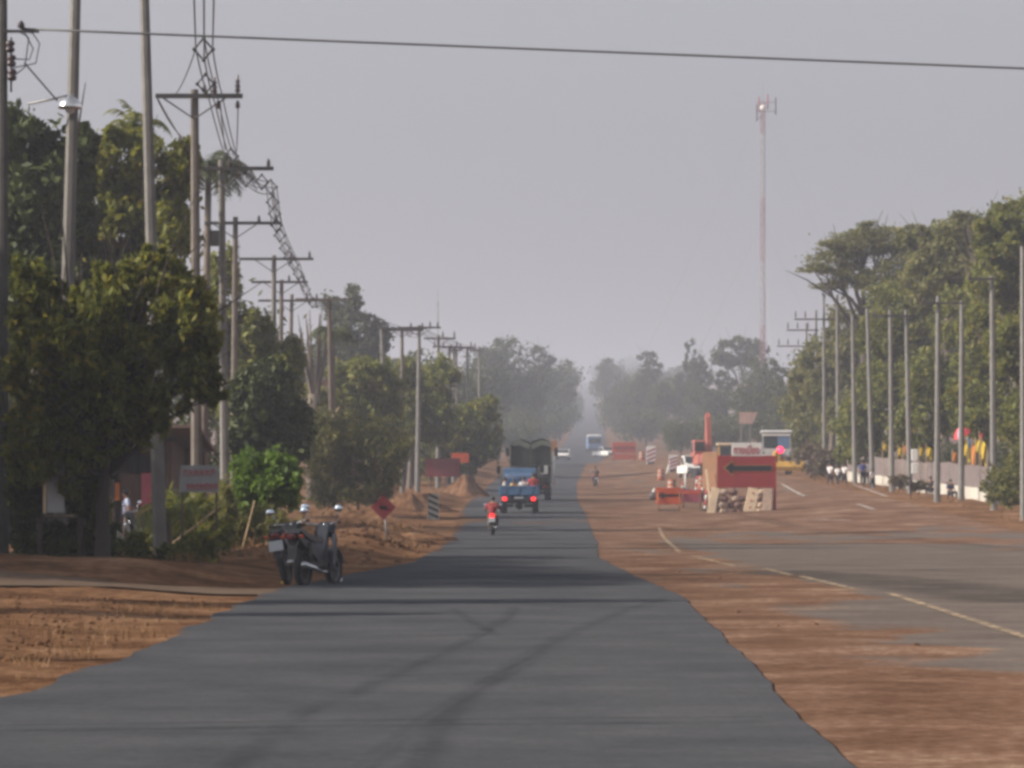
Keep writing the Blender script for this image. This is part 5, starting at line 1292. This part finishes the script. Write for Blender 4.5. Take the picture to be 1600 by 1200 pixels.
# boards and sacks under the sign
def plank(label, a, b_, w, m, y, dots=True, rot=0):
    ca = ((a[0]+b_[0])/2, (a[1]+b_[1])/2); h = abs(sz(a[1])-sz(b_[1])); dx = (a[0]-b_[0])/S
    p = thing('leaning_board', label, 'board', sb+Vector((sx(ca[0]), y, sz(b_[1]))))
    o = MB().rbox((0, 0, h/2), (w, .03, h*1.02), .008, (-.12, math.atan2(dx, h), rot)).build('panel', M[m], p)
    if dots:
        for q in (.22, .5, .8): MB().lathe([(.02, -.012), (.045, -.004), (.045, .012)], (dx*(q-.5), -.03+(q-.5)*h*.12, h*q), 12, axis='Y').build('red_dot', M['red_paint'], p)
    return p
plank('cream painted board with red dots in the middle under the arrow board', (1178, 763), (1169, 801), .50, 'cream', -.25)
plank('cream board leaning at the wing end under the arrow board', (1118, 762), (1110, 803), .36, 'cream', -.22, False)
plank('narrow white stake leaning against the wing panel', (1104, 734), (1110, 796), .10, 'cream', -.1, False)
plank('pale board standing below the lamp end of the arrow board', (1199, 764), (1197, 802), .42, 'sack', -.2, False)
k = 0
for row, (py, xs_) in enumerate(((799, (1131, 1144, 1157, 1187, 1206)), (790, (1129, 1142, 1155, 1190)), (781, (1133, 1147, 1158, 1188)), (772, (1131, 1145, 1190)))):
    for x in xs_:
        o = thing('sandbag', 'dirty woven sandbag stacked under the red arrow board', 'sandbag', sb+Vector((sx(x+random.uniform(-1.5, 1.5)), random.uniform(-.06, .08), sz(py)-.14+.03*row)), random.uniform(-.3, .3), 'sandbags under the arrow board')
        MB().ell((0, 0, .13), (.23, .19, .145), 14, 8, lump=.06).build('sack', M['sack' if (k*7) % 5 < 2 else 'sack_dark'], o); k += 1
# small orange barricade
b = base(1045, 33); t = thing('barricade', 'low orange barricade board with a black double arrow', 'barricade', b)
z = lambda py: W(1045, py, 33).z-b.z
MB().rbox((0, 0, (z(762)+z(788))/2), (40/33, .04, 26/33), .01).build('board', M['orange'], t)
q = lambda px: (px-1045)/33
zc = (z(774))
MB().prism([(q(1029), zc), (q(1036), zc+.17), (q(1037), zc+.06), (q(1058), zc+.045), (q(1062), zc+.10), (q(1062), zc-.10), (q(1058), zc-.045), (q(1037), zc-.06), (q(1036), zc-.17)][::-1], -.035, -.022).build('arrow', M['black'], t)
for x in (-.5, .5):
    MB().tube([(x, .02, z(764)), (x, -.22, 0)], .025, 6).build('leg', M['orange_dull'], t); MB().tube([(x, .02, z(764)), (x, .34, 0)], .025, 6).build('leg', M['orange_dull'], t)
MB().box((0, -.2, .10), (1.05, .05, .07)).build('cross_bar', M['wood'], t)
# more clutter between the barricade and the arrow board
b = base(1081, 31.5); t = thing('barrier_board', 'low dusty reddish brown barrier board beside the arrow board', 'barrier', b)
MB().rbox((0, 0, .62), (34/31.5, .05, .62), .01).build('board', M['maroon'], t); MB().rbox((0, -.03, .78), (32/31.5, .02, .14), .005).build('pale_stripe', M['orange'], t)
for x in (-.42, .42): MB().tube([(x, .02, .9), (x, -.25, 0)], .03, 6).build('leg', M['wood'], t); MB().tube([(x, .02, .9), (x, .3, 0)], .03, 6).build('leg', M['wood'], t)
for lab, px, s, h in (('thin red and white striped post leaning by the wing panel', 1101, 33, 1.55), ('thin red and white striped post beyond the barrier board', 1086, 27, 1.3), ('short red and white striped post beside the dark drum', 1064, 28, 1.1)):
    b = base(px, s); t = thing('striped_post', lab, 'post', b); t.rotation_euler = (0, .10, 0)
    for i in range(6): MB().lathe([(.055, h*i/6), (.055, h*(i+1)/6)], n=10).build('band', M['red_paint' if i % 2 else 'white'], t)
    MB().lathe([(.2, -.02), (.2, .05), (.07, .12)], n=12).build('foot', M['rubber'], t)
for i, (lab, px, s) in enumerate((('orange traffic drum next to the short white post', 1050, 25), ('orange traffic drum nearest the excavator track', 1097, 24.5), ('orange traffic drum between the two striped panels', 1033, 20), ('orange traffic drum on the dirt past the hoarding', 1003, 15.5))):
    b = base(px, s); t = thing('traffic_drum', lab, 'traffic drum', b)
    MB().lathe([(.30, 0), (.29, .3), (.27, .32), (.27, .6), (.25, .62), (.25, .9), (.2, .95), (.05, .96)], n=16).build('body', M['drum_orange'], t)
    for z_ in (.38, .68): MB().lathe([(.285-.03*(z_ > .5), z_), (.283-.03*(z_ > .5), z_+.13)], n=16).build('white_band', M['drum_band'], t)
# chevron panels
def chevron(label, px, s, top, bot, wpx, foot):
    b = base(px, s); t = thing('chevron_panel', label, 'marker panel', b); z1, z0 = W(px, top, s).z-b.z, W(px, bot, s).z-b.z; w = wpx/s
    MB().rbox((0, 0, (z0+z1)/2), (w, .05, z1-z0), .01).build('panel', M['white'], t)
    n = 4; H = z1-z0; st = H/(n+1.2)
    for i in range(n):
        a = z0+.06*H+i*st*1.05
        MB().prism([(-w*.47, a), (w*.47, a+st*.85), (w*.47, a+st*.85+st*.48), (-w*.47, a+st*.48)][::-1], -.042, -.029).build('stripe', M['maroon'], t)
    MB().rbox((0, 0, max(.12, z0*.5)), (w*.75, .5, max(.24, z0)), .05).build('foot', M['rubber'], t)
chevron('farther red and white striped marker panel with pale top by the orange hoarding', 1017, 16.5, 697, 730, 14, 740)
chevron('nearer red and white striped marker panel behind the barricade', 1052, 18.5, 711, 738, 14, 748)
# white posts and bits between
for i, (lab, px, s, h, m) in enumerate((('white plastic post tilted beside the nearer striped panel', 1041, 19, .95, 'white'), ('short white post just behind the barricade board', 1034, 29, .9, 'cream'), ('small pale post at the dirt edge before the striped panels', 1019, 25, .5, 'white'),
                                  ('white post with base between barricade and arrow board', 1091, 28, .8, 'white'), ('slim white post in front of the silver pickup', 1071, 24, 1.2, 'white'))):
    b = base(px, s); t = thing('delineator_post', lab, 'post', b, 0)
    t.rotation_euler.y = (.25, -.05, .3, .35, 0)[i]
    MB().lathe([(.07, 0), (.07, h*.75), (.05, h*.95), (.02, h)], n=10).build('shaft', M[m], t); MB().lathe([(.2, 0), (.2, .06), (.09, .12)], n=14).build('foot', M['rubber'], t)
for i, (lab, px, s, w, h) in enumerate((('dark water drum lying behind the barricade', 1027, 27, .9, .5), ('dark equipment heap between the barricade and arrow board', 1094, 29, .7, .6), ('dusty heap of gear behind the short white post', 1055, 27, 1.2, .7))):
    b = base(px, s); t = thing('equipment_heap', lab, 'equipment', b)
    MB().lathe([(h*.3, -w/2), (h*.5, -w/2+.04), (h*.52, -w*.2), (h*.5, 0), (h*.52, w*.2), (h*.5, w/2-.04), (h*.3, w/2)], (0, 0, h*.5), 16, axis='X').build('drum', M['dark_steel' if i != 2 else 'wood_dark'], t)
    MB().rbox((w*.2, -.3, h*.3), (w*.5, .35, h*.55), .05, (0, .1, .3)).build('crate', M['wood_dark' if i != 2 else 'orange_dull'], t)
# orange hoarding further on
b = base(975, 13); t = thing('hoarding', 'hazy orange roadworks hoarding at the crest of the road', 'hoarding', b, .1)
z1 = W(975, 690, 13).z-b.z
MB().rbox((0, 0, z1*.72), (38/13, .06, z1*.5), .02).build('board', M['orange'], t); MB().rbox((0, -.05, z1*.70), (34/13, .02, z1*.16), .01).build('dark_band', M['red_sign'], t)
MB().rbox((.1, 0, z1*.28), (36/13, .06, z1*.28), .02).build('lower_board', M['orange'], t)
for x in (-1.3, 1.3): MB().box((x, .08, z1*.5), (.09, .08, z1)).build('post', M['wood'], t)
# board and flag panel on the near side verge
b = base(692, 24); t = thing('roadworks_board', 'wide dark red blank board on legs at the verge', 'road sign', b)
z = lambda py: W(692, py, 24).z-b.z
MB().rbox((0, 0, (z(716)+z(745))/2), (54/24, .05, 29/24), .01).build('board', M['dark_red'], t)
for x in (-.75, .2, 1.05): MB().box((x, .06, z(718)/2), (.07, .06, z(718))).build('leg', M['wood'], t)
b2 = base(719, 23.6); t = thing('roadworks_board', 'small bright orange board peeping out behind the dark red board', 'road sign', b2)
z2 = lambda py: W(719, py, 23.6).z-b2.z
MB().rbox((0, 0, (z2(708)+z2(723))/2), (27/23.6, .04, 15/23.6), .01).build('board', M['orange'], t)
for x in (-.35, .42): MB().box((x, .05, z2(712)/2), (.06, .05, z2(712))).build('leg', M['wood'], t)
# diamond sign
b = base(604, 60); t = thing('diamond_sign', 'small red diamond sign with dark symbol on a thin pale post', 'road sign', b)
z = lambda py: W(600, py, 60).z-b.z
zc = z(793); r = 20/60
MB().tube([(.03, 0, -.2), (-.06, 0, zc+.1)], .027, 8).build('post', M['steel'], t)
o = MB(); o.prism([(-.085, zc-r), (r-.075, zc), (-.085, zc+r), (-r-.075, zc)], -.06, -.035); o.build('panel', M['dark_red'], t)
MB().prism([(-.20, zc), (-.13, zc+.07), (-.13, zc+.035), (-.01, zc+.05), (.03, zc), (-.01, zc-.05), (-.13, zc-.035), (-.13, zc-.06)][::-1], -.072, -.0605).build('symbol', M['black'], t)
# striped concrete block
b = base(677, 36); t = thing('striped_block', 'stubby concrete marker block with dark and white slanting stripes', 'marker block', b)
H = W(677, 770, 36).z-b.z; w = .52
mb = MB(); mb.add([(-w/2, -.3, -.1), (w/2, -.3, -.1), (w/2, .3, -.1), (-w/2, .3, -.1), (-w*.42, -.2, H*.93), (w*.42, -.2, H), (w*.42, .2, H), (-w*.42, .2, H*.93)], [(0, 3, 2, 1), (4, 5, 6, 7), (0, 1, 5, 4), (1, 2, 6, 5), (2, 3, 7, 6), (3, 0, 4, 7)])
mb.build('block', M['whitewall'], t)
sl = (.1)/(H+.1)
for i in range(4):
    a = .02+i*H*.235; hh = H*.115; dr = H*.17
    pts = [(-w*.44, a+dr), (w*.44, a-.0), (w*.44, a+hh), (-w*.44, a+dr+hh)]
    mb = MB(); mb.add([(x*(1-.06*zz/H), -.305+(zz+.1)*sl-.006, zz) for x, zz in pts]+[(x*(1-.06*zz/H), -.305+(zz+.1)*sl+.004, zz) for x, zz in pts], [(0, 1, 2, 3), (7, 6, 5, 4), (0, 4, 5, 1), (1, 5, 6, 2), (2, 6, 7, 3), (3, 7, 4, 0)])
    mb.build('stripe', M['stone_stripe'], t)
# white sign with two lines of red writing (too blurred to read: strokes only)
b = base(308, 71); t = thing('shop_sign', 'white board with two lines of red writing hanging in the shade', 'sign', b)
z = lambda py: W(308, py, 71).z-b.z; q = lambda px: (px-308)/71
mb = MB(); mb.prism([(q(279), z(769)), (q(341), z(769)), (q(341), z(727)), (q(283), z(727))][::-1], -.02, .02); mb.build('panel', M['sign_dull'], t)
for x in (284, 338): MB().tube([(q(x), .05, -.2), (q(x), .05, z(728))], .025, 6).build('post', M['wood'], t)
for row, (y0, x0, x1, n) in enumerate(((737, 288, 331, 6), (759, 293, 336, 7))):
    mb = MB(); mb.box((q((x0+x1)/2), -.0255, z(y0)-.075), ((x1-x0)/71+.05, .006, .012))
    for i in range(n):
        x = x0+(x1-x0)*i/(n-1); h = random.uniform(.07, .12)
        mb.box((q(x), -.026, z(y0)), (.022, .008, h)); mb.box((q(x)+.03, -.026, z(y0)+h*random.choice((-.4, 0, .4))), (.05, .007, .02)); mb.box((q(x)+.055, -.026, z(y0)-h*.1), (.018, .008, h*.75))
    mb.build('line_of_letters', M['text_red'], t)
# pale billboard behind
b = base(1165, 15.5); t = thing('billboard', 'pale pinkish billboard on posts half hidden by hazy trees', 'billboard', b)
z = lambda py: W(1165, py, 15.5).z-b.z; q = lambda px: (px-1165)/15.5
MB().prism([(q(1155), z(662)), (q(1176), z(662)), (q(1184), z(644)), (q(1155), z(644))][::-1], -.06, .06).build('panel', M['wall_pink'], t)
for x in (1158, 1172): MB().box((q(x), .1, z(650)/2), (.18, .12, z(650))).build('post', M['concrete'], t)

# ------------------------------------------------------------------ wall, fence, flags, umbrella
n = 11
def wallpt(f): return 22.6-.5*f, 184+f*88
wt = thing('white_wall', 'low whitewashed wall with a grey railed fence on top', 'wall', (wallpt(0)[0], wallpt(0)[1], GZ(*wallpt(0))))
o0 = wt.location.copy(); mb = MB(); fb = MB()
for i in range(n):
    (xa, ya), (xb, yb) = wallpt(i/n), wallpt((i+1)/n); za, zb = GZ(xa, ya), GZ(xb, yb); h = .58
    vs = [(xa-.09, ya, za-.3), (xb-.09, yb, zb-.3), (xb+.09, yb, zb-.3), (xa+.09, ya, za-.3), (xa-.09, ya, za+h), (xb-.09, yb, zb+h), (xb+.09, yb, zb+h), (xa+.09, ya, za+h)]
    mb.add([Vector(v)-o0 for v in vs], [(0, 3, 2, 1), (4, 5, 6, 7), (0, 1, 5, 4), (1, 2, 6, 5), (2, 3, 7, 6), (3, 0, 4, 7)])
    m_ = 24
    for j in range(m_):
        f = (i+(j+.5)/m_)/n; x, y = wallpt(f); zz = GZ(x, y); fb.box(Vector((x, y, zz+h+.55))-o0, (.05, .20, 1.06))
    p, r_ = Vector((xa, ya, za))-o0, Vector((xb, yb, zb))-o0
    for dz in (h+.12, h+.98): fb.tube([p+Vector((.05, 0, dz)), r_+Vector((.05, 0, dz))], .04, 4)
mb.build('wall', M['whitewall'], wt); fb.build('fence', M['fence_grey'], wt)
def flag(label, px, py_top, s, hpx, wpx, m, lean=.3, group=None, polelen=None):
    b = base(px, s); t = thing('flag', label, 'flag', b, 0, group); hpx *= 1.05; wpx *= 1.15
    zt = W(px, py_top, s).z-b.z; h, w = hpx/s, wpx/s
    MB().tube([(0, 0, 0), (0, 0, zt+.1)], .018, 6).build('pole', M['bamboo'], t)
    nx, nz = 8, 8; vs = []; fs = []
    for sd in (0, 1):
        for i in range(nx+1):
            for j in range(nz+1):
                u, v = i/nx, j/nz; vs.append((u*w+lean*w*(v-.0)*.3-u*w*.35*v, (.06*math.sin(u*7+v*3)*h*1.2)+sd*.012, zt-v*h-u*h*lean))
    st = (nx+1)*(nz+1)
    for i in range(nx):
        for j in range(nz):
            a = i*(nz+1)+j; fs.append((a, a+1, a+nz+2, a+nz+1)); fs.append((st+a, st+a+nz+1, st+a+nz+2, st+a+1))
    MB().add(vs, fs, True).build('cloth', M[m], t)
    return t
for i, (px, py, s, h, w, m, lab) in enumerate(((1359, 686, 26, 9, 6, 'flag_yellow', 'small yellow flag on the wall touching the sunlit edged pole'), (1379, 692, 26.5, 10, 7, 'flag_yellow', 'small yellow flag fluttering between two plain poles'), (1389, 697, 27, 9, 4, 'white', 'small whitish flag beside the plain pole past the sunlit one'),
        (1403, 698, 27.5, 12, 6, 'flag_yellow', 'narrow yellow flag just past the fourth plain pole'), (1411, 694, 27.6, 13, 7, 'flag_orange', 'orange tinted flag beside the white box sign'), (1436, 698, 28.5, 12, 6, 'flag_yellow', 'yellow flag just beyond the white box sign'),
        (1447, 696, 29, 15, 9, 'flag_yellow', 'larger yellow flag before the stout grey pole'), (1488, 705, 30.5, 14, 7, 'flag_orange', 'orange flag low beneath the red umbrella'), (1504, 683, 31, 26, 12, 'flag_yellow', 'large yellow banner flag hanging beside the red umbrella'),
        (1512, 684, 31.2, 13, 7, 'flag_blue', 'small blue flag between the big yellow banners'), (1518, 688, 31.4, 36, 7, 'flag_orange', 'long narrow orange banner hanging below the umbrella'), (1524, 686, 31.6, 18, 10, 'flag_yellow', 'yellow flag hanging in the middle of the banners'),
        (1533, 684, 32, 30, 8, 'flag_yellow', 'long yellow banner farthest from the umbrella'), (1530, 676, 31.8, 9, 6, 'flag_red', 'small red and white pennant on top of the banners'))):
    flag(lab, px, py, s, h, w, m, .25 if i % 2 else .45)
b = base(1498, 31); t = thing('umbrella', 'large red market umbrella tilted beside the yellow banners', 'umbrella', b)
z = lambda py: W(1498, py, 31).z-b.z
vs = []; fs = []; R = 15/31; k = 8
for side in (0, 1):
    for i, (rr, zz) in enumerate(((.02, 0), (.35, -.10), (.7, -.27), (1, -.52))):
        for j in range(16):
            a = 2*PI*j/16; rm_ = rr*(1 if j % 2 == 0 else .94); vs.append((rm_*R*math.cos(a), rm_*R*math.sin(a), zz*.8-side*.012))
for side in (0, 1):
    for i in range(3):
        for j in range(16):
            a, b_ = side*64+i*16+j, side*64+i*16+(j+1) % 16; fs.append((a, b_, b_+16, a+16) if not side else (a, a+16, b_+16, b_))
red = [f for n_, f in enumerate(fs) if (n_ % 16)//2 != 5]; gry = [f for n_, f in enumerate(fs) if (n_ % 16)//2 == 5]
for nm, ff, m in (('canopy', red, 'flag_red'), ('grey_panel', gry, 'shirt_blue')):
    o = MB().add(vs, ff).build(nm, M[m], t, (0, 0, z(668))); o.rotation_euler = (.25, -.5, 0)
MB().tube([(.15, 0, 0), (0, 0, z(670))], .022, 6).build('pole', M['steel'], t)
b = base(1429, 30.5); t = thing('box_sign', 'bright white upright box sign in two stacked panels by the wall', 'sign', b)
z = lambda py: W(1429, py, 30.5).z-b.z
for a, c in ((702, 720), (723, 740)): MB().rbox((0, 0, (z(a)+z(c))/2), (10/30.5, .12, (c-a)/30.5), .02).build('panel', M['white'], t)
MB().box((-.2, .05, z(702)/2), (.07, .07, z(702))).build('post', M['dark_steel'], t)
def seated(label, px, s, shirt, rz):
    b = base(px, s); t = thing('stool', 'low dark stool under the '+label, 'stool', b)
    MB().rbox((0, 0, .28), (.3, .3, .05), .02).build('seat', M['wood_dark'], t)
    for x in (-.11, .11):
        for y in (-.11, .11): MB().box((x, y, .125), (.03, .03, .25)).build('leg', M['wood_dark'], t)
    person(label+' sitting low against the white wall', b+Vector((0, 0, .2)), rz, 1.45, SIT, shirt, 'dark_cloth', sleeve=.9)
seated('figure in dark navy clothes', 1485, 31.5, 'navy', PI+.5)
seated('figure in black clothes', 1454, 30.5, 'dark_cloth', PI-.4)

# ------------------------------------------------------------------ houses on the near side
def house(label, px, s, wpx, py_eave, py_ridge, depth, wall, roof, name='house', openings=()):
    b = base(px, s); t = thing(name, label, 'house', b); w = wpx/s; ze = W(px, py_eave, s).z-b.z; zr_ = W(px, py_ridge, s).z-b.z
    mb = MB(); mb.box((0, depth/2, ze/2-.15), (w, depth, ze+.3)); 
    mb.prism([(-w/2, ze+.002), (w/2, ze+.002), (0, zr_-.06)][::-1], .02, depth-.02)
    mb.build('wall', M[wall], t)
    for sg in (-1, 1):
        a, c = Vector((sg*(w/2+.35), 0, ze-.14)), Vector((0, 0, zr_))
        mb = MB(); mb.add([(a.x, -.4, a.z), (c.x, -.4, c.z), (c.x, depth+.4, c.z), (a.x, depth+.4, a.z), (a.x, -.4, a.z+.07), (c.x, -.4, c.z+.07), (c.x, depth+.4, c.z+.07), (a.x, depth+.4, a.z+.07)], [(0, 1, 2, 3), (7, 6, 5, 4), (0, 4, 5, 1), (2, 6, 7, 3), (0, 3, 7, 4)])
        mb.build('roof_slope', M[roof], t)
    for (x, zc, ww, hh, nm) in openings:
        f = MB(); f.rbox((x*w, -.03, zc*ze), (ww*w+.12, .06, hh*ze+.12), .02); fr = f.build(nm, M['wood'], t)
        MB().box((x*w, -.068, zc*ze), (ww*w, .012, hh*ze)).build('pane', M['glass'], fr)
    return t
house('brown roofed wooden house behind the slim tan pole', 628, 23, 48, 682, 652, 7, 'wall_brown', 'roof_brown', openings=((-.22, .55, .2, .35, 'window'), (.2, .45, .22, .7, 'door')))
house('pale walled house half hidden below the hazy tall tree', 512, 23, 70, 622, 588, 8, 'wall_pink', 'roof_grey', openings=((-.2, .6, .18, .3, 'window'), (.22, .6, .18, .3, 'window')))
b = base(672, 21); t = thing('awning', 'pale flat awning on thin posts beside the brown roofed house', 'awning', b)
zz = W(672, 614, 21).z-b.z
MB().box((0, 1, zz), (36/21, 2.4, .08), (.06, 0, 0)).build('canopy', M['roof_grey'], t)
for x in (-.75, .75):
    for y in (0, 2): MB().tube([(x, y, 0), (x, y, zz)], .035, 6).build('post', M['wood'], t)
# shaded shop
sb2 = base(150, 52); t = thing('shop_house', 'deeply shaded open fronted shop under the mango tree', 'shop', sb2); s = 52
q = lambda px: (px-150)/s
z = lambda py: W(150, py, s).z-sb2.z
mb = MB(); mb.box((0, 5.0, z(690)/2-.1), (300/s, .2, z(690)+.2)); mb.box((q(0), 2.6, z(690)/2-.1), (.2, 4.6, z(690)+.2)); mb.box((q(262), 2.6, z(690)/2-.1), (.2, 4.6, z(690)+.2)); mb.build('wall', M['wall_brown'], t)
mb = MB(); mb.box((0, 2.2, z(684)), (330/s, 6.6, .09), (-.10, 0, 0)); mb.build('roof', M['roof_brown'], t)
for px_ in (20, 168, 176, 258): MB().box((q(px_), .1, z(690)/2), (.11, .11, z(690))).build('post', M['wood_dark'], t)
MB().box((q(205), .6, (z(820)+z(740))/2), (.75, .08, z(740)-z(820))).build('door_panel', M['wall_brown'], t)
MB().rbox((q(181), .35, z(768)), (.16, .05, .52), .01).build('orange_poster', M['flag_orange'], t)
MB().rbox((q(232), .40, z(770)), (.5, .05, 1.2), .01).build('reddish_shutter', M['maroon'], t)
for i, px_ in enumerate((120, 134, 146)): MB().rbox((q(px_), .5, z(750+i*4)), (.22, .03, .3), .01).build('hanging_packet', M[('shirt_blue', 'plate', 'flag_blue')[i]], t)
MB().box((q(150), 1.2, z(838)/1), (230/s, .5, .08)).build('counter', M['wood_dark'], t)
MB().prism([(q(180), z(720)), (q(222), z(694)), (q(184), z(694))][::-1], -.05, .0).build('gable_panel', M['roof_grey'], t)
# standing board and table in front of the shop
b = base(87, 92); t = thing('standing_board', 'pale blue grey board with a painted lit edge standing on the shop table', 'board', b); s = 92
z = lambda py: W(87, py, s).z-b.z
MB().rbox((.0, 0, (z(722)+z(801))/2), (27/s, .06, (801-722)/s), .01).build('panel', M['wall_white'], t)
MB().box((-17/s, .0, (z(722)+z(801))/2), (.05, .09, (801-720)/s)).build('painted_lit_edge', M['cream'], t)  # paler strip puts the board's lit edge into its colour
t = thing('shop_table', 'small wooden table under the standing board in the shade', 'table', b)
MB().rbox((.08, 0, z(804)-.03), (50/s, .5, .06), .02).build('table_top', M['wood'], t)
for x in (-.26, .42):
    for y in (-.2, .2): MB().box((x, y, (z(804)-.05)/2), (.05, .05, z(804)-.05)).build('leg', M['wood_dark'], t)
# litter
for i, (lab, px, s, m) in enumerate((('scrap of yellow litter on the dirt beside the parked motorcycles', 446, 95, 'flag_yellow'), ('scrap of white litter by the wheel of the parked motorcycle', 528, 100, 'white'))):
    x, y = gp((445, 528)[i], (912, 911)[i]); t = thing('litter', lab, 'litter', (x, y, GZ(x, y)+.01))
    MB().add([(-.06, -.05, 0), (.06, -.06, .02), (.07, .05, .07), (-.05, .06, .03), (0, 0, .09)], [(0, 1, 4), (1, 2, 4), (2, 3, 4), (3, 0, 4), (0, 3, 2, 1)]).build('scrap', M[m], t)
# pebbles and clods on the dirt strip
st_ = MB()
for _ in range(300):
    y = random.triangular(24, 120, 40); x = random.uniform(float(road_r(y))+.25, 4.6)
    r = random.uniform(.006, .022)*(1+(random.random() < .06)*1.2); st_.ell((x, y, GZ(x, y)+r*.3), (r, r*1.2, r*.7), 6, 4, lump=.2)
tag(st_.build('gravel', M['dirt'], None), 'small stones and clods scattered over the strip of dirt', 'gravel', kind='stuff')
# ------------------------------------------------------------------ air, sky, sun, camera
HZ = (-1050, 1050, -70, 3420)
hb = MB(); z0, z1 = float(ZZ.min())-1.0, 104.0
hb.box(((HZ[0]+HZ[1])/2, (HZ[2]+HZ[3])/2, (z0+z1)/2), (HZ[1]-HZ[0], HZ[3]-HZ[2], z1-z0))
m, nt, ns, ln = _nt('haze')
out = ns.new('ShaderNodeOutputMaterial'); v = ns.new('ShaderNodeVolumePrincipled')
v.inputs['Color'].default_value = (.77, .82, .96, 1); v.inputs['Density'].default_value = .00052; v.inputs['Anisotropy'].default_value = .25
ln.new(v.outputs[0], out.inputs['Volume'])
tag(hb.build('haze', m), 'thin pale dusty haze filling the air', 'haze', kind='stuff')
AZ, EL = math.radians(-99), math.radians(28)
sd = Vector((math.sin(AZ)*math.cos(EL), math.cos(AZ)*math.cos(EL), math.sin(EL)))
L = bpy.data.lights.new('sun', 'SUN'); L.energy = 5.0; L.angle = math.radians(.6); L.color = (1, .88, .72)
lo = bpy.data.objects.new('sun', L); COL.objects.link(lo); lo.rotation_euler = sd.to_track_quat('Z', 'Y').to_euler()
w = bpy.data.worlds.new('World'); SC.world = w; w.use_nodes = True
nt = w.node_tree; ns, ln = nt.nodes, nt.links
bg = ns['Background']; sk = ns.new('ShaderNodeTexSky'); sk.sky_type = 'NISHITA'; sk.sun_disc = False
sk.sun_elevation = EL; sk.sun_rotation = AZ % (2*PI); sk.dust_density = 4.0; sk.air_density = 1.0; sk.ozone_density = 1.5
hs = ns.new('ShaderNodeHueSaturation'); hs.inputs['Saturation'].default_value = .12
ln.new(sk.outputs[0], hs.inputs['Color']); tn = ns.new('ShaderNodeMix'); tn.data_type = 'RGBA'; tn.blend_type = 'MULTIPLY'; tn.inputs[0].default_value = 1; tn.inputs[7].default_value = (.93, .938, 1.0, 1)
ln.new(hs.outputs[0], tn.inputs[6]); ln.new(tn.outputs[2], bg.inputs['Color']); bg.inputs['Strength'].default_value = .101
cam = bpy.data.cameras.new('camera'); co = bpy.data.objects.new('camera', cam); COL.objects.link(co)
co.location = (0, 0, EYE); co.rotation_euler = (PI/2, 0, 0)
cam.sensor_width = 36; cam.lens = 36*F/1600; cam.shift_y = (HY-600)/1600; cam.clip_start = .5; cam.clip_end = 6000
SC.camera = co
SC.view_settings.view_transform = 'Standard'; SC.view_settings.look = 'None'; SC.view_settings.exposure = .49; SC.view_settings.gamma = 1
c = SC.cycles
c.use_denoising = True; c.max_bounces = 6; c.diffuse_bounces = 2; c.glossy_bounces = 2; c.transparent_max_bounces = 12; c.volume_bounces = 1; c.transmission_bounces = 3
c.pixel_filter_type = 'BLACKMAN_HARRIS'; c.filter_width = 3.3
